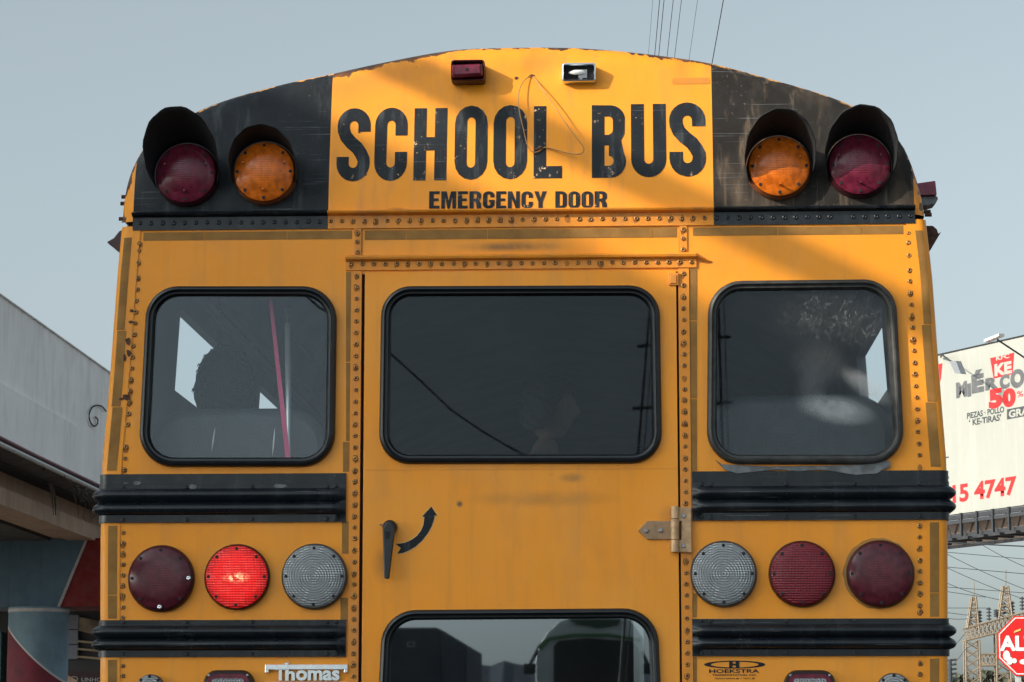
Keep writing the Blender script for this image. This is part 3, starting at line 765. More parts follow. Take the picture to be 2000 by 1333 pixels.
# ---- lamps
def screws(c, r, n, y, rad, a0=0, mat='rivet_hole', skip=()):
    mb = MB()
    for k in range(n):
        if k in skip: continue
        a = R(a0+360*k/n); mb.lathe((c.x+r*math.sin(a), y, c.z+r*math.cos(a)), [(rad, 0), (rad, .0009), (rad*.6, .0012)], 10)
    return mb
def round_lamp(px, py, rpx, mat, rim, label, screw_k=(), Y=0.0):
    c = P(px, py, Y); r = rpx*S; th = .026
    mb = MB(); mb.lathe(c, [(r*1.0, -.002), (r*1.01, th*.35), (r*.985, th*.7), (r*.95, th*.82), (r*.93, th*.6)], 56)
    o = mb.build('round_lamp', rim, BUS, origin=c, auto=40, label=label)
    mb = MB(); mb.lathe(c, [(r*.945, th*.5), (r*.945, th*.84), (r*.90, th*.98), (r*.6, th*1.08), (r*.25, th*1.13), (r*.02, th*1.14)], 56)
    ln_ = mb.build('lens', mat, o, origin=c, smooth=True)
    merge(ln_, screws(c, r*.855, 8, c.y-th*1.015, .0048, 0, skip=screw_k).build('screw_holes', M['dark'], o, origin=c))
    if screw_k: 
        mb = MB()
        for k in screw_k:
            a = R(45*k); mb.lathe((c.x+r*.86*math.sin(a), c.y-th, c.z+r*.86*math.cos(a)), [(.0075, 0), (.0075, .002), (.004, .004), (.002, .003)], 14)
        mb.build('screw', M['chrome'], o, smooth=True)
    return o
round_lamp(316, 1131, 65, M['lens_dark'], M['lens_rim'], 'dark maroon tail lamp with two bright screws', (2, 4))
round_lamp(464, 1128, 64, M['lens_lit'], M['lens_rim'], 'lit bright red brake lamp')
round_lamp(615, 1127, 64, M['lens_clear'], M['grey_rim'], 'clear reversing lamp left of the door')
round_lamp(1413, 1122, 64, M['lens_clear'], M['grey_rim'], 'clear reversing lamp right of the door')
round_lamp(1566, 1122, 64, M['lens_red'], M['lens_rim'], 'unlit ribbed red brake lamp')
round_lamp(1719, 1122, 65, M['lens_dark'], M['lens_rim'], 'dark maroon tail lamp on the right')
round_lamp(295, 1346, 28, M['lens_clear'], M['grey_rim'], 'small round clear lamp at the lower left')
round_lamp(1745, 1350, 34, M['lens_clear'], M['grey_rim'], 'small round clear lamp at the lower right')
mb = MB(); q = P(1719, 1122); mb.plate([(q.x-.004+S*69*math.cos(a)*random.uniform(.97, 1.02), q.z+.002+S*69*math.sin(a)*random.uniform(.97, 1.02)) for a in [2*math.pi*i/40 for i in range(40)]], (), -.0012, .001)
mb.build('sealant_ring', paint('brown sealant', (.42, .19, .03), .6, mott=.5), BUS)
# rectangular turn lamps at the bottom edge
for x0, x1 in ((400, 497), (1532, 1630)):
    for_px = rquad([(x0, 1309), (x1, 1309), (x1+4, 1420), (x0-4, 1420)], 26, 6)
    o_ = xz(for_px)
    mb = MB(); mb.grid([loop_y(offset(o_, d), y) for d, y in ((0, 0), (.001, -.018), (.006, -.026), (.010, -.026), (.011, -.024))], True)
    mb.face(loop_y(offset(o_, .011), -.024)); a = mb.build('turn_lamp', M['rubber'], BUS, auto=50, label='rounded turn lamp at the bottom edge')
    mb = MB(); mb.plate(offset(o_, .0112), (), -.030, .006); mb.build('lens', M['lens_maroon'], a, bevel=.002)
    inn = xz(rquad([(x0+17, 1326), (x1-17, 1326), (x1-15, 1410), (x0+15, 1410)], 6, 4)); mb = MB(); mb.plate(inn, (), -.033, .002)
    for k in range(7):
        xx = inn[0][0]+(.094)*k/7; pass
    mb.build('clear_insert', M['lens_clear'], a)
    mb = MB()
    for k in range(12):
        xk = P(x0+20+k*(x1-x0-40)/11, 1330).x; mb.box((xk-.0013, -.0348, zc(1404)), (xk+.0013, -.0332, zc(1328)))
    mb.build('lens_ribs', M['lens_white'], a)
    mb = MB()
    for k in (x0+11, x1-11): q = P(k, 1320); mb.lathe((q.x, -.030, q.z), [(.004, 0), (.0035, .002), (.001, .001)], 10)
    mb.build('screw', M['steel'], a, smooth=True)
# warning lamps with hoods
def warning_lamp(px, py, mat, rim, label, L, rot=0, amin=-112, amax=112, rr=.108, lift=.030):
    Y = 0
    for _ in range(4): q = P(px, py, Y); Y = lean(q.z)-.045
    c = Vector((q.x, Y, q.z)); r = 62*S
    mb = MB(); mb.lathe(c+Vector((0, .075, 0)), [(r*1.04, -.02), (r*1.04, .045), (r*1.01, .062), (r*.97, .066), (r*.95, .05)], 56)
    o = mb.build('warning_lamp', rim, BUS, origin=c, auto=40, label=label)
    mb = MB(); mb.lathe(c, [(r*.96, -.012), (r*.96, .002), (r*.90, .006), (r*.75, .0075), (r*.72, .0085), (r*.6, .012), (r*.3, .020), (r*.02, .021)], 56)
    ln_ = mb.build('lens', mat, o, origin=c, auto=35)
    merge(ln_, screws(c, r*.855, 8, c.y-.0062, .0052).build('screw_holes', M['dark'], o, origin=c))
    mb = MB()
    for dx, dz in ((0, -.62), (-.66, .28), (.66, .28)):
        b0 = c+Vector((dx*r, -.012, dz*r)); mb.tube([b0, b0+Vector((0, -.016 if dx == 0 else -.006, 0))], .0028, 8)
    merge(ln_, mb.build('lens_pegs', mat, o, origin=c))
    # sheet metal hood: two skins
    rows = []; n = 30; mseg = 8
    for j in range(mseg+1):
        t = j/mseg; row = []
        for i in range(n+1):
            a = R(amin+(amax-amin)*i/n)
            f = max(0, math.cos((a-0)*.80)); ln = L*f**.75
            rad = r*1.055+(rr-r*1.055)*(t*ln/L if L else 0)
            rad *= 1+.012*math.sin(i*1.7+px)*t
            a2 = a+R(rot)
            row.append(c+Vector((rad*math.sin(a2), .022-(ln+.022)*t, rad*math.cos(a2)+lift*t*ln/L)))
        rows.append(row)
    mb = MB(); mb.grid(rows)
    h = mb.build('hood', [M['hood_in']], o, smooth=True)
    sm = h.modifiers.new('thick', 'SOLIDIFY'); sm.thickness = .0022; sm.offset = 1
    return o
warning_lamp(363, 339, M['lens_maroon'], M['lens_rim'], 'maroon warning lamp with a tall bent hood at the left end', .165, -9, -105, 118, .116, .046)
warning_lamp(516, 336, M['lens_amber'], M['amber_rim'], 'amber warning lamp left of the lettering', .10, 0, -108, 108, .100, .020)
warning_lamp(1522, 325, M['lens_amber'], M['amber_rim'], 'amber warning lamp catching the sun', .150, 2, -118, 100, .106, .030)
warning_lamp(1679, 322, M['lens_maroon'], M['lens_rim'], 'maroon warning lamp at the right end', .150, 4, -116, 100, .110, .032)
# clearance lamps
def capP(px, py, out=0):
    Y = 0
    for _ in range(5): q = P(px, py, Y-out); Y = capY(q.x, q.z)
    return q
c = capP(916, 147); w, h = 34*S, 22*S
o_ = rquad([(c.x-w, c.z+h), (c.x+w, c.z+h), (c.x+w, c.z-h), (c.x-w, c.z-h)], .010, 5)
y0 = c.y
mb = MB(); mb.grid([loop_y(offset(o_, d), y) for d, y in ((0, y0+.03), (0, y0-.055), (.002, y0-.058), (.005, y0-.055), (.006, y0-.01))], True); mb.face(loop_y(offset(o_, .006), y0-.01))
CL = mb.build('clearance_lamp', M['lens_rim'], BUS, auto=40, label='maroon clearance lamp with dark hood')
l_ = rquad([(c.x-w*.93, c.z+h*.48), (c.x+w*.86, c.z+h*.55), (c.x+w*.90, c.z-h*.60), (c.x-w*.93, c.z-h*.72)], .006, 4)
mb = MB(); mb.grid([loop_y(offset(l_, d), y) for d, y in ((0, y0-.02), (0, y0-.062), (.004, y0-.068), (.008, y0-.070))], True); mb.face(loop_y(offset(l_, .008), y0-.070)); mb.build('lens', M['lens_maroon'], CL, auto=35)
mb = MB(); mb.lathe((c.x-.002, y0-.070, c.z-.001), [(.006, 0), (.005, .001), (.0035, .0012)], 12); mb.build('screw_holes', M['dark'], CL)
c = capP(1131, 147); y0 = c.y; w, h = 35*S, 20*S
o_ = rquad([(c.x-w, c.z+h), (c.x+w, c.z+h), (c.x+w, c.z-h), (c.x-w, c.z-h)], .010, 5)
mb = MB(); mb.grid([loop_y(offset(o_, d), y) for d, y in ((0, y0+.03), (0, y0-.030), (.002, y0-.036), (.006, y0-.037), (.008, y0-.034), (.009, y0-.010))], True); mb.face(loop_y(offset(o_, .009), y0-.010), 1)
WL = mb.build('clearance_lamp', [M['chrome'], M['dark']], BUS, auto=40, label='coverless clearance lamp with bare bulb and bright rim')
mb = MB(); mb.tube([(c.x-.030, y0-.020, c.z+.002), (c.x-.012, y0-.024, c.z+.002), (c.x+.010, y0-.024, c.z+.003), (c.x+.018, y0-.022, c.z+.003)], [.003, .008, .007, .003], 10); mb.build('bulb', M['bulb'], WL, smooth=True)
mb = MB(); mb.box((c.x-.002, y0-.018, c.z-.013), (c.x+.024, y0-.012, c.z+.012)); mb.box((c.x+.002, y0-.016, c.z-.022), (c.x+.010, y0-.01, c.z-.012)); mb.build('socket', M['steel'], WL)
# ghost of the missing third lamp
c = capP(1350, 166); mb = MB(); w, h = 38*S, 15*S
for poly in (rquad([(c.x-w, c.z+h), (c.x+w, c.z+h), (c.x+w, c.z+h*.1), (c.x-w, c.z+h*.1)], .006, 4),):
    t = MB(); t.plate(poly, (), -.001, .0004)
    bmesh.ops.subdivide_edges(t.bm, edges=[e for e in t.bm.edges if e.calc_length() > .02], cuts=3)
    for v in t.bm.verts: v.co.y += capY(v.co.x, v.co.z)
    t.build('lamp_ghost', paint('stained yellow', (.62, .22, .02), .6), BUS)
# loose wires and their torn holes
def wirepts(l, out): return [capP(a, b, o_)+Vector((0, 0, 0)) for (a, b), o_ in zip(l, out)]
w1 = [(1040, 149), (1024, 157), (1013, 182), (1014, 215), (1022, 252), (1030, 283), (1040, 297), (1052, 296), (1064, 288)]
w2 = [(1042, 150), (1058, 172), (1083, 208), (1104, 240), (1128, 272), (1140, 290), (1134, 301), (1112, 300), (1085, 293), (1064, 288)]
mb = MB(); mb.tube([Vector(p) for p in cr(wirepts(w1, [.0, .012, .02, .022, .02, .016, .010, .006, .004]), 4)], .0016, 6); mb.tube([Vector(p) for p in cr(wirepts(w2, [0, .014, .024, .026, .026, .024, .02, .014, .008, .004]), 4)], .0018, 6)
mb.build('loose_wire', M['wire'], BUS, smooth=True)
mb = MB()
for a, b, r_ in ((1009, 153, .006), (1040, 149, .009), (1008, 155, .004), (1034, 151, .005)):
    q = capP(a, b); k = 9; mb.plate([(q.x+r_*math.cos(t)*random.uniform(.6, 1.2), q.z+r_*.7*math.sin(t)*random.uniform(.6, 1.2)) for t in [2*math.pi*i/k for i in range(k)]], (), q.y-.001, .001)
q = capP(1052, 292); mb.tube([q+Vector((-.012, -.006, -.004)), q+Vector((.012, -.006, .004))], [.003, .005], 8)
mb.build('torn_hole', M['rust'], BUS)

# ---- door furniture
c = P(761, 1030, -.02)
mb = MB(); mb.lathe((c.x, -.006, c.z), [(.021, 0), (.021, .012), (.018, .020), (.012, .024), (.002, .025)], 28)
HA = mb.build('door_handle', M['rubber'], DOOR, smooth=True)
lv = xz([(748, 1033), (754, 1024), (765, 1022), (772, 1034), (770, 1052), (761, 1130), (757, 1132), (751, 1130), (749, 1060)], -.03)
mb = MB(); mb.plate(lv, (), -.044, .014); mb.build('lever', M['rubber'], HA, bevel=.003)
sl = xz([(753, 1039), (763, 1039), (761, 1053), (754, 1053)], -.03); mb = MB(); mb.plate(sl, (), -.0455, .002); mb.build('slot', M['dark'], HA)
mb = MB(); a = P(742, 1025, -.01); mb.tube([(a.x, -.012, a.z), (a.x+.02, -.016, a.z-.004)], .0022, 6); mb.build('pin', M['steel'], HA)
az = [(455, 268), (490, 322), (475, 318), (470, 345), (456, 385), (430, 430), (400, 468), (365, 500), (320, 527), (288, 539), (256, 543), (278, 510), (247, 485), (275, 484), (305, 478), (340, 462), (370, 440), (395, 408), (409, 375), (415, 330), (402, 325)]
ap = xz([(690+a/2.985, 900+b/2.985) for a, b in az], -.007)
MB().plate(offset(ap, -.0018), (), -.0066, .0005).build('arrow_border', M['white_edge'], DOOR)
MB().plate(ap, (), -.0074, .0007).build('arrow', M['letter'], DOOR, label='black curved arrow showing how the handle turns')
# big hinge
mb = MB(); mb.plate(xz([(1246, 1037), (1264, 1018), (1312, 1018), (1312, 1054), (1264, 1054)], -.01), (), -.013, .007)
HG = mb.build('hinge', paint('worn tan hinge', (.36, .22, .12), .5, mott=.6, dirt=(.06, .045, .035), scale=4), DOOR, bevel=.0015)
mb = MB(); mb.plate(xz([(1324, 991), (1350, 992), (1351, 1080), (1324, 1079)], -.01), [xz([(1327, 1019), (1331, 1019), (1331, 1055), (1327, 1055)], -.01)], -.015, .010); mb.build('leaf', M['hinge'], HG, bevel=.002)
mb = MB()
for a, b in ((990, 1014), (1015, 1054), (1055, 1079)):
    q, p = P(1318, a, -.018), P(1318, b, -.018); mb.tube([(q.x, -.018, q.z), (q.x, -.018, p.z+.0006)], .0125, 20)
mb.build('knuckle', M['hinge'], HG, auto=40)
for px, py, rr_ in ((1262, 1037, .0062), (1290, 1036, .0062), (1335, 1008, .007), (1335, 1066, .007)):
    q = P(px, py, -.015); mb = MB(); mb.lathe((q.x, -.014, q.z), [(rr_, 0), (rr_, .004), (rr_*.8, .005)], 6, ax=(0, -1, 0)); mb.build('bolt', M['steel'], HG)
mb = MB(); mb.box((P(1306, 540).x, -.012, zc(561)), (P(1325, 540).x, -.004, zc(537))); mb.box((P(1309, 540).x, -.015, zc(558)), (P(1321, 540).x, -.011, zc(541))); mb.build('hinge', M['yellow_rail'], DOOR, bevel=.0015, label='small yellow hinge tab')
# badge
BG = MB(); BG.box((P(519, 1300).x, -.012, zc(1308)), (P(680, 1300).x, -.003, zc(1298))); BG.box((P(519, 1300).x, -.0118, zc(1314)), (P(526, 1300).x, -.0032, zc(1307.5))); BG.box((P(673, 1300).x, -.0118, zc(1314)), (P(680, 1300).x, -.0032, zc(1307.5)))
BG.plate([(P(554, 1300).x, zc(1294.5)), (P(567, 1300).x, zc(1294.5)), (P(563, 1300).x, zc(1298.3)), (P(558, 1300).x, zc(1298.3))], (), -.012, .008)
BG.box((P(519, 1300).x, -.012, zc(1338)), (P(680, 1300).x, -.003, zc(1332)))
badge = BG.build('badge', M['chrome'], BUS, bevel=.001, label='silver badge reading Thomas')
for wd, x0, x1, zt, zb in (('T', 537, 560, 1303, 1329.5), ('h', 558, 577, 1303, 1329.5), ('omas', 579, 664, 1309, 1329.5)):
    t = text_mb(wd, P(x1, 1320).x-P(x0, 1320).x, zc(zt)-zc(zb), .035, depth=.008)
    t.build('badge_letters', M['chrome'], badge, M4=Matrix.Translation((P(x0, 1320).x, -.0075, zc(zb))))
# dealer decal
t = MB(); cx = P(1435, 1305); 
def ell(cx_, cz_, rx, rz, n=40): return [(cx_+rx*math.cos(2*math.pi*k/n), cz_+rz*math.sin(2*math.pi*k/n)) for k in range(n)]
t.plate(ell(cx.x, zc(1299), 59*S, 7.6*S), [ell(cx.x, zc(1299), 46*S, 5.6*S)], -.0012, .0005)
for a, b, c_, d in ((1424, 1431, 1292, 1306), (1437, 1444, 1292, 1306), (1431, 1437, 1297.3, 1300.5)):
    t.box((P(a, 1300).x, -.0019, zc(d)), (P(b, 1300).x, -.0014, zc(c_)))
dec = t.build('decal', M['letter'], BUS, label='HOEKSTRA TRANSPORTATION decal with an H in an oval')
for wd, x0, x1, zt, zb, bo in (('HOEKSTRA', 1385, 1483, 1308, 1315.5, .025), ('TRANSPORTATION, INC.', 1391, 1478, 1317.5, 1322, .015), ('GRAND RAPIDS, MI  /  TROY, MI', 1396, 1474, 1324.5, 1328, .01)):
    t = text_mb(wd, P(x1, 1310).x-P(x0, 1310).x, zc(zt)-zc(zb), bo); t.build('decal_text', M['letter'], dec, M4=Matrix.Translation((P(x0, 1310).x, -.0012, zc(zb))))
# side things sticking out past the corners
q = PX(1812, 378, Xe(1, 2.78)); xs_ = Xe(1, zc(378))
ys = .45
a = P(1809, 360, ys); b = P(1829, 398, ys)
mb = MB(); mb.plate([(a.x-.05, a.z+.0), (P(1827, 353, ys).x, P(1827, 353, ys).z), (P(1830, 381, ys).x, P(1830, 381, ys).z), (a.x-.05, P(1812, 383, ys).z)], (), ys, .09); sl_ = mb.build('side_marker_lamp', M['lens_maroon'], BUS, bevel=.003, label='red marker lamp on the right side')
mb = MB(); mb.plate(xz([(1800, 383), (1831, 382), (1833, 388), (1826, 397), (1812, 401), (1800, 400)], ys), (), ys+.01, .07); mb.build('marker_base', M['sealant'], sl_, bevel=.002)
for s, pts, mt in ((1, [(1805, 441), (1822, 441), (1830, 448), (1833, 457), (1839, 452), (1832, 464), (1819, 486), (1805, 486)], M['rust']), (-1, [(246, 445), (232, 452), (222, 465), (208, 473), (216, 479), (231, 492), (246, 492)], M['lens_rim'])):
    mb = MB(); mb.plate(xz(pts, .5), (), .5, .05); mb.build('side_stop_arm', mt, BUS, bevel=.003, label='folded arm edge sticking out of the side wall')
mb = MB()
for a, b in ((1811, 414), (1813, 420), (244, 385), (242, 398), (239, 428)): q = P(a, b, .12); mb.lathe(q, [(.006, -.01), (.006, .01)], 8, ax=(1 if a > 1000 else -1, 0, 0))
mb.build('side_bolts', M['rust'], BUS)

# ---- side walls, floor, interior
SIDEX = {-1: Xe(-1, 2.4)+.03, 1: Xe(1, 2.4)-.03}
qa, qb = PX(345, 608, SIDEX[-1]), PX(431, 691, SIDEX[-1]); qc = PX(341, 762, SIDEX[-1]); qd, qe, qf = PX(1730, 619, SIDEX[1]), PX(1681, 689, SIDEX[1]), PX(1734, 754, SIDEX[1])
WTS = {-1: (qa.z+qb.z)/2+.012, 1: (qd.z+qe.z)/2}; WBS = {-1: qc.z, 1: qf.z-.01}
yb1 = PX(502, 780, SIDEX[-1]).y
YSS = {-1: [(qa.y, qb.y), (yb1, yb1+.75)], 1: [(qd.y, qe.y)]}
zeave = zc(425)
for s in (-1, 1):
    WT, WB_, YS = WTS[s], WBS[s], YSS[s]
    def slab(y0, y1, z0, z1, mb):
        t = .034
        for z_a, z_b in ((z0, z1),):
            pts = []
            for y in (y0, y1):
                for z in (z_a, z_b):
                    xe = Xe(s, z); pts += [(xe, y, z), (xe-s*t, y, z)]
            v = [mb.bm.verts.new(p) for p in pts]
            # v: y0z0 out,in ; y0z1 out,in ; y1z0 ; y1z1
            mb.bm.faces.new((v[0], v[2], v[6], v[4])).material_index = 0
            mb.bm.faces.new((v[1], v[5], v[7], v[3])).material_index = 1
            for f in ((v[0], v[1], v[3], v[2]), (v[4], v[6], v[7], v[5]), (v[0], v[4], v[5], v[1]), (v[2], v[3], v[7], v[6])): mb.bm.faces.new(f).material_index = 1
    mb = MB(); yprev = .35
    zm = 1.6
    for (a, b) in YS+[(10.3, 10.5)]:
        slab(yprev, a, WB_, WT, mb)
        if a < 10: yprev = b
    slab(.35, 10.5, WT, zeave, mb); slab(.35, 10.5, zm, WB_, mb); slab(.35, 10.5, ZB, zm, mb)
    sw = mb.build('side_wall', [M['yellow'], M['liner']], BUS)
    mb = MB()
    for a, b in YS:
        xx = Xe(s, WB_)-s*.02; x2 = Xe(s, WT)-s*.02; mb.face([(xx, a, WB_), (xx, b, WB_), (x2, b, WT), (x2, a, WT)])
    mb.build('side_panes', M['glass_side'], sw)
    # rails over the windows
    mb = MB(); 
    for dz, dx, r_ in ((.05, .03, .012), (.12, .05, .009), (.20, .12, .006)):
        x_ = Xe(s, WT)-s*(.034+dx); mb.tube([(x_, .1, WT+dz), (x_, 10.4, WT+dz)], r_, 6)
    mb.build('ceiling_rail', M['liner'], BUS)
    # inner trim of the corner, hides the gap behind the corner post
    mb = MB(); xe = Xe(s, 2.2); mb.box((min(xe-s*.034, xe-s*.036), .05, ZB), (max(xe-s*.034, xe-s*.036), .36, zeave)); mb.build('corner_trim', M['liner'], BUS)
mb = MB(); mb.box((Xe(-1, 1.2)+.04, .05, ZB-.02), (Xe(1, 1.2)-.04, 10.5, ZB+.30)); mb.build('floor', M['floor'], BUS)
# front bulkhead with windscreen
xl_, xr_ = Xe(-1, 2.2)+.02, Xe(1, 2.2)-.02
mb = MB(); mb.plate([(xl_, ZB)]+[(p.x, p.y-.02) for p in OUTS]+[(xr_, ZB)], [[(-.95, 1.55), (.95, 1.55), (.95, 2.25), (-.95, 2.25)]], 10.46, .03); mb.build('front_bulkhead', M['liner'], BUS)
mb = MB(); mb.face([(-.95, 10.48, 1.55), (.95, 10.48, 1.55), (.95, 10.48, 2.25), (-.95, 10.48, 2.25)]); mb.build('windscreen', M['glass_side'], BUS)
# seats
def seat(x0, x1, y, ztop_, zlow=1.05):
    b = rquad([(x0, ztop_), (x1, ztop_), (x1+.0, zlow), (x0, zlow)], .12, 8)
    mb = MB(); th = .09
    rows = [loop_y(offset(b, d), yy) for d, yy in ((.03, y), (.008, y+.006), (0, y+.02), (0, y+th-.02), (.008, y+th-.006), (.03, y+th))]
    mb.grid(rows, True); mb.face(rows[0]); mb.face(rows[-1])
    o = mb.build('seat', M['seat'], BUS, auto=60)
    mb = MB(); mb.box((x0+.02, y+th+.001, zlow+.28), (x1-.02, y+th+.42, zlow+.42)); mb.build('cushion', M['seat'], o, bevel=.03)
    return o
YSEAT = .22
zl = P(460, 797, YSEAT).z; zr_ = P(1530, 771, YSEAT).z
s0 = seat(P(291, 850, YSEAT).x, P(640, 850, YSEAT).x, YSEAT, zl)
seat(P(1376, 850, YSEAT).x, P(1748, 850, YSEAT).x, YSEAT, zr_)
mb = MB()
for (x0, y0_, x1, y1_) in ((420, 836, 413, 884), (537, 835, 532, 892)):
    a, b = P(x0, y0_, YSEAT-.002), P(x1, y1_, YSEAT-.002); n_ = 6
    L_ = [(a.x+(b.x-a.x)*k/n_+S*2.2*math.sin(math.pi*k/n_)*random.uniform(.6, 1), a.z+(b.z-a.z)*k/n_) for k in range(n_+1)]
    R_ = [(a.x+(b.x-a.x)*k/n_-S*1.5*math.sin(math.pi*k/n_), a.z+(b.z-a.z)*k/n_) for k in range(1, n_)][::-1]
    mb.plate(L_+R_, (), YSEAT-.003, .001)
mb.build('tear', plain('pale seat tear', (.75, .75, .73), .6), s0)
for r_ in range(1, 8):
    y = YSEAT+r_*.95
    for x0, x1 in ((-1.12, -.24), (.36, 1.16)): seat(x0, x1, y, 1.98)
# pole and strap
a, b = P(562, 603, .16), P(570, 905, .16)
mb = MB(); mb.tube([(a.x, .16, P(562, 632, .16).z), (b.x, .16, b.z-.4)], 11*S*.5*1.05, 16); gp = mb.build('grab_pole', M['pole'], BUS, smooth=True)
mb = MB(); mb.tube([(a.x-.0015, .16, a.z), (a.x-.001, .16, P(562, 631, .16).z)], 10*S*.5, 16); mb.lathe((a.x-.001, .16, a.z), [(.008, 0), (.007, .004), (.002, .006)], 12, ax=(0, 0, 1)); mb.build('pole_sleeve', plain('dark sleeve', (.05, .055, .06), .35), gp, smooth=True)
a, b = P(528, 585, .12), P(563, 905, .12)
mb = MB(); mb.grid([[(a.x+(b.x-a.x)*t-.005-.002*t, .12, a.z+(b.z-a.z)*t), (a.x+(b.x-a.x)*t+.005+.003*t, .122, a.z+(b.z-a.z)*t)] for t in [k/8 for k in range(10)]]); so = mb.build('strap', M['pink'], BUS)
sm = so.modifiers.new('thick', 'SOLIDIFY'); sm.thickness = .003

# ================================================================== PASSENGERS
def person(loc, rotz, label, scale=1.0):
    """seated figure, origin on the seat under the pelvis, facing +y before rotation"""
    J = []; E_ = []; Rd = []
    def chain(start, pts):
        prev = start
        for p, r in pts:
            J.append(Vector(p)); Rd.append(r)
            if prev is not None: E_.append((prev, len(J)-1))
            prev = len(J)-1
        return prev
    chain(None, [((0, 0, .10), .135)])
    torso = chain(0, [((0, -.03, .26), .13), ((0, -.03, .42), .145), ((0, -.01, .54), .11)])
    neck = chain(torso, [((0, .0, .62), .055), ((0, .02, .70), .052)])
    for s in (-1, 1):
        e = chain(torso-1 if False else torso, [((s*.12, -.01, .55), .06), ((s*.18, .0, .52), .052), ((s*.21, .06, .36), .042), ((s*.20, .14, .26), .036), ((s*.16, .27, .22), .027), ((s*.14, .34, .21), .022)])
        hand = chain(e, [((s*.13, .39, .205), .026)])
        for k in range(4):
            fx = s*.13+(k-1.5)*.021
            chain(hand, [((fx, .43, .20), .009), ((fx, .462, .188), .0085), ((fx, .475-.004*abs(k-1.5), .168), .0075)])
        chain(hand, [((s*.095, .40, .195), .010), ((s*.08, .43, .185), .009)])
        chain(0, [((s*.09, .05, .09), .095), ((s*.12, .26, .11), .078), ((s*.12, .46, .10), .058), ((s*.12, .47, -.10), .052), ((s*.12, .46, -.33), .036), ((s*.12, .50, -.38), .035), ((s*.125, .60, -.395), .028)])
    me = bpy.data.meshes.new('sk'); me.from_pydata([j*scale for j in J], E_, [])
    o = bpy.data.objects.new('sk', me); COL.objects.link(o)
    md = o.modifiers.new('s', 'SKIN'); md.use_smooth_shade = True
    for i, v in enumerate(me.skin_vertices[0].data): v.radius = (Rd[i]*scale,)*2; v.use_root = (i == 0)
    o.modifiers.new('ss', 'SUBSURF').levels = 1
    dg = bpy.context.evaluated_depsgraph_get(); ev = bpy.data.meshes.new_from_object(o.evaluated_get(dg))
    mb = MB(); mb.bm.from_mesh(ev); bpy.data.objects.remove(o); bpy.data.meshes.remove(ev)
    for f in mb.bm.faces:
        c_ = f.calc_center_median()/scale; skin = c_.z > .585 or (c_.y > .30 and c_.z > .15 and c_.z < .24 and abs(c_.x) < .2 and abs(c_.x) > .05 and c_.y > .33)
        f.material_index = 0 if skin else 1
    # head
    hb = bmesh.new(); bmesh.ops.create_uvsphere(hb, u_segments=32, v_segments=24, radius=1)
    for v in hb.verts:
        x, y, z = v.co
        X, Y_, Z = x*.076, y*.096, z*.115
        if z < 0: X *= 1-.28*(-z)**1.5; Y_ *= 1-.12*(-z)
        if y > 0: Y_ *= .93
        def g(cx, cz, sx, sz): return math.exp(-((x-cx)/sx)**2-((z-cz)/sz)**2)*(1 if y > .3 else 0)
        Y_ += .024*g(0, -.18, .13, .20)+.010*g(0, .02, .10, .20)-.008*g(-.36, .06, .17, .12)-.008*g(.36, .06, .17, .12)
        Y_ += .008*g(0, -.50, .26, .06)+.008*g(0, -.62, .22, .05)+.010*g(0, -.85, .3, .14)+.006*g(0, .22, .6, .08)
        v.co = (X, Y_, Z)
    for s in (-1, 1):       # ears
        r_ = bmesh.ops.create_uvsphere(hb, u_segments=12, v_segments=8, radius=1)
        for v in r_['verts']: v.co = Vector((s*.079+v.co.x*.009, -.008+v.co.y*.017-abs(v.co.z)*.004, -.005+v.co.z*.031))
        for dx in (.028,):  # eyeballs
            r_ = bmesh.ops.create_uvsphere(hb, u_segments=10, v_segments=8, radius=.011)
            for v in r_['verts']: v.co += Vector((s*dx, .078, .006))
    bmesh.ops.transform(hb, matrix=Matrix.Translation((0, .025, .795))@Matrix.Scale(1, 4), verts=hb.verts)
    bmesh.ops.scale(hb, vec=(scale,)*3, verts=hb.verts)
    t = bpy.data.meshes.new('h'); hb.to_mesh(t); hb.free(); mb.bm.from_mesh(t); bpy.data.meshes.remove(t)
    T = Matrix.Translation(loc)@Matrix.Rotation(rotz, 4, 'Z')
    o = mb.build('person', [M['skin'], M['shirt']], None, smooth=True)
    o.matrix_world = T; tag(o, label, 'person')
    # hair: shell over skull plus locks
    hb = MB(); r0 = []
    for i in range(17):
        ph = math.pi*.5-(math.pi*.5+.62)*i/16; row = []
        for j in range(40):
            th = 2*math.pi*j/40
            u_ = max(0, min(1, (math.sin(th)-.05)/.7)); lim = -.62+1.05*u_*u_*(3-2*u_)
            p = max(ph, lim)
            k = 1.13+.035*math.sin(th*3+1)+.05*math.sin(th*7+i)*math.cos(i*1.9+th*3)+.03*random.random()
            row.append((.079*k*math.cos(p)*math.cos(th), .100*k*math.cos(p)*math.sin(th), .117*k*math.sin(p)))
        r0.append(row)
    hb.grid(r0, True)
    for _ in range(120):
        th = random.uniform(0, 2*math.pi); p = random.uniform(-.3, 1.5)
        if math.sin(th) > .3 and p < .5: continue
        b0 = Vector((.088*math.cos(p)*math.cos(th), .111*math.cos(p)*math.sin(th), .130*math.sin(p)))
        d = Vector((math.cos(th), math.sin(th), -.6+p*.6)).normalized()*random.uniform(.004, .012)
        hb.tube([b0*.98, b0+d*.6+Vector((0, 0, .002)), b0+d+Vector((0, 0, -.006))], [.0035, .0025, .0006], 4, False)
    h_ = hb.build('hair', M['hair'], None, M4=Matrix.Scale(scale, 4)@Matrix.Translation((0, .025, .795)))
    h_.parent = o; return o
hd = P(438, 762, .62)     # head centre of the boy in the left window
person(Vector((hd.x, .62-.025, hd.z-.795*1.05)), R(4), 'person with short black hair sitting behind the left rear window, back of head showing', 1.05)
hd = P(1072, 800, 1.9)
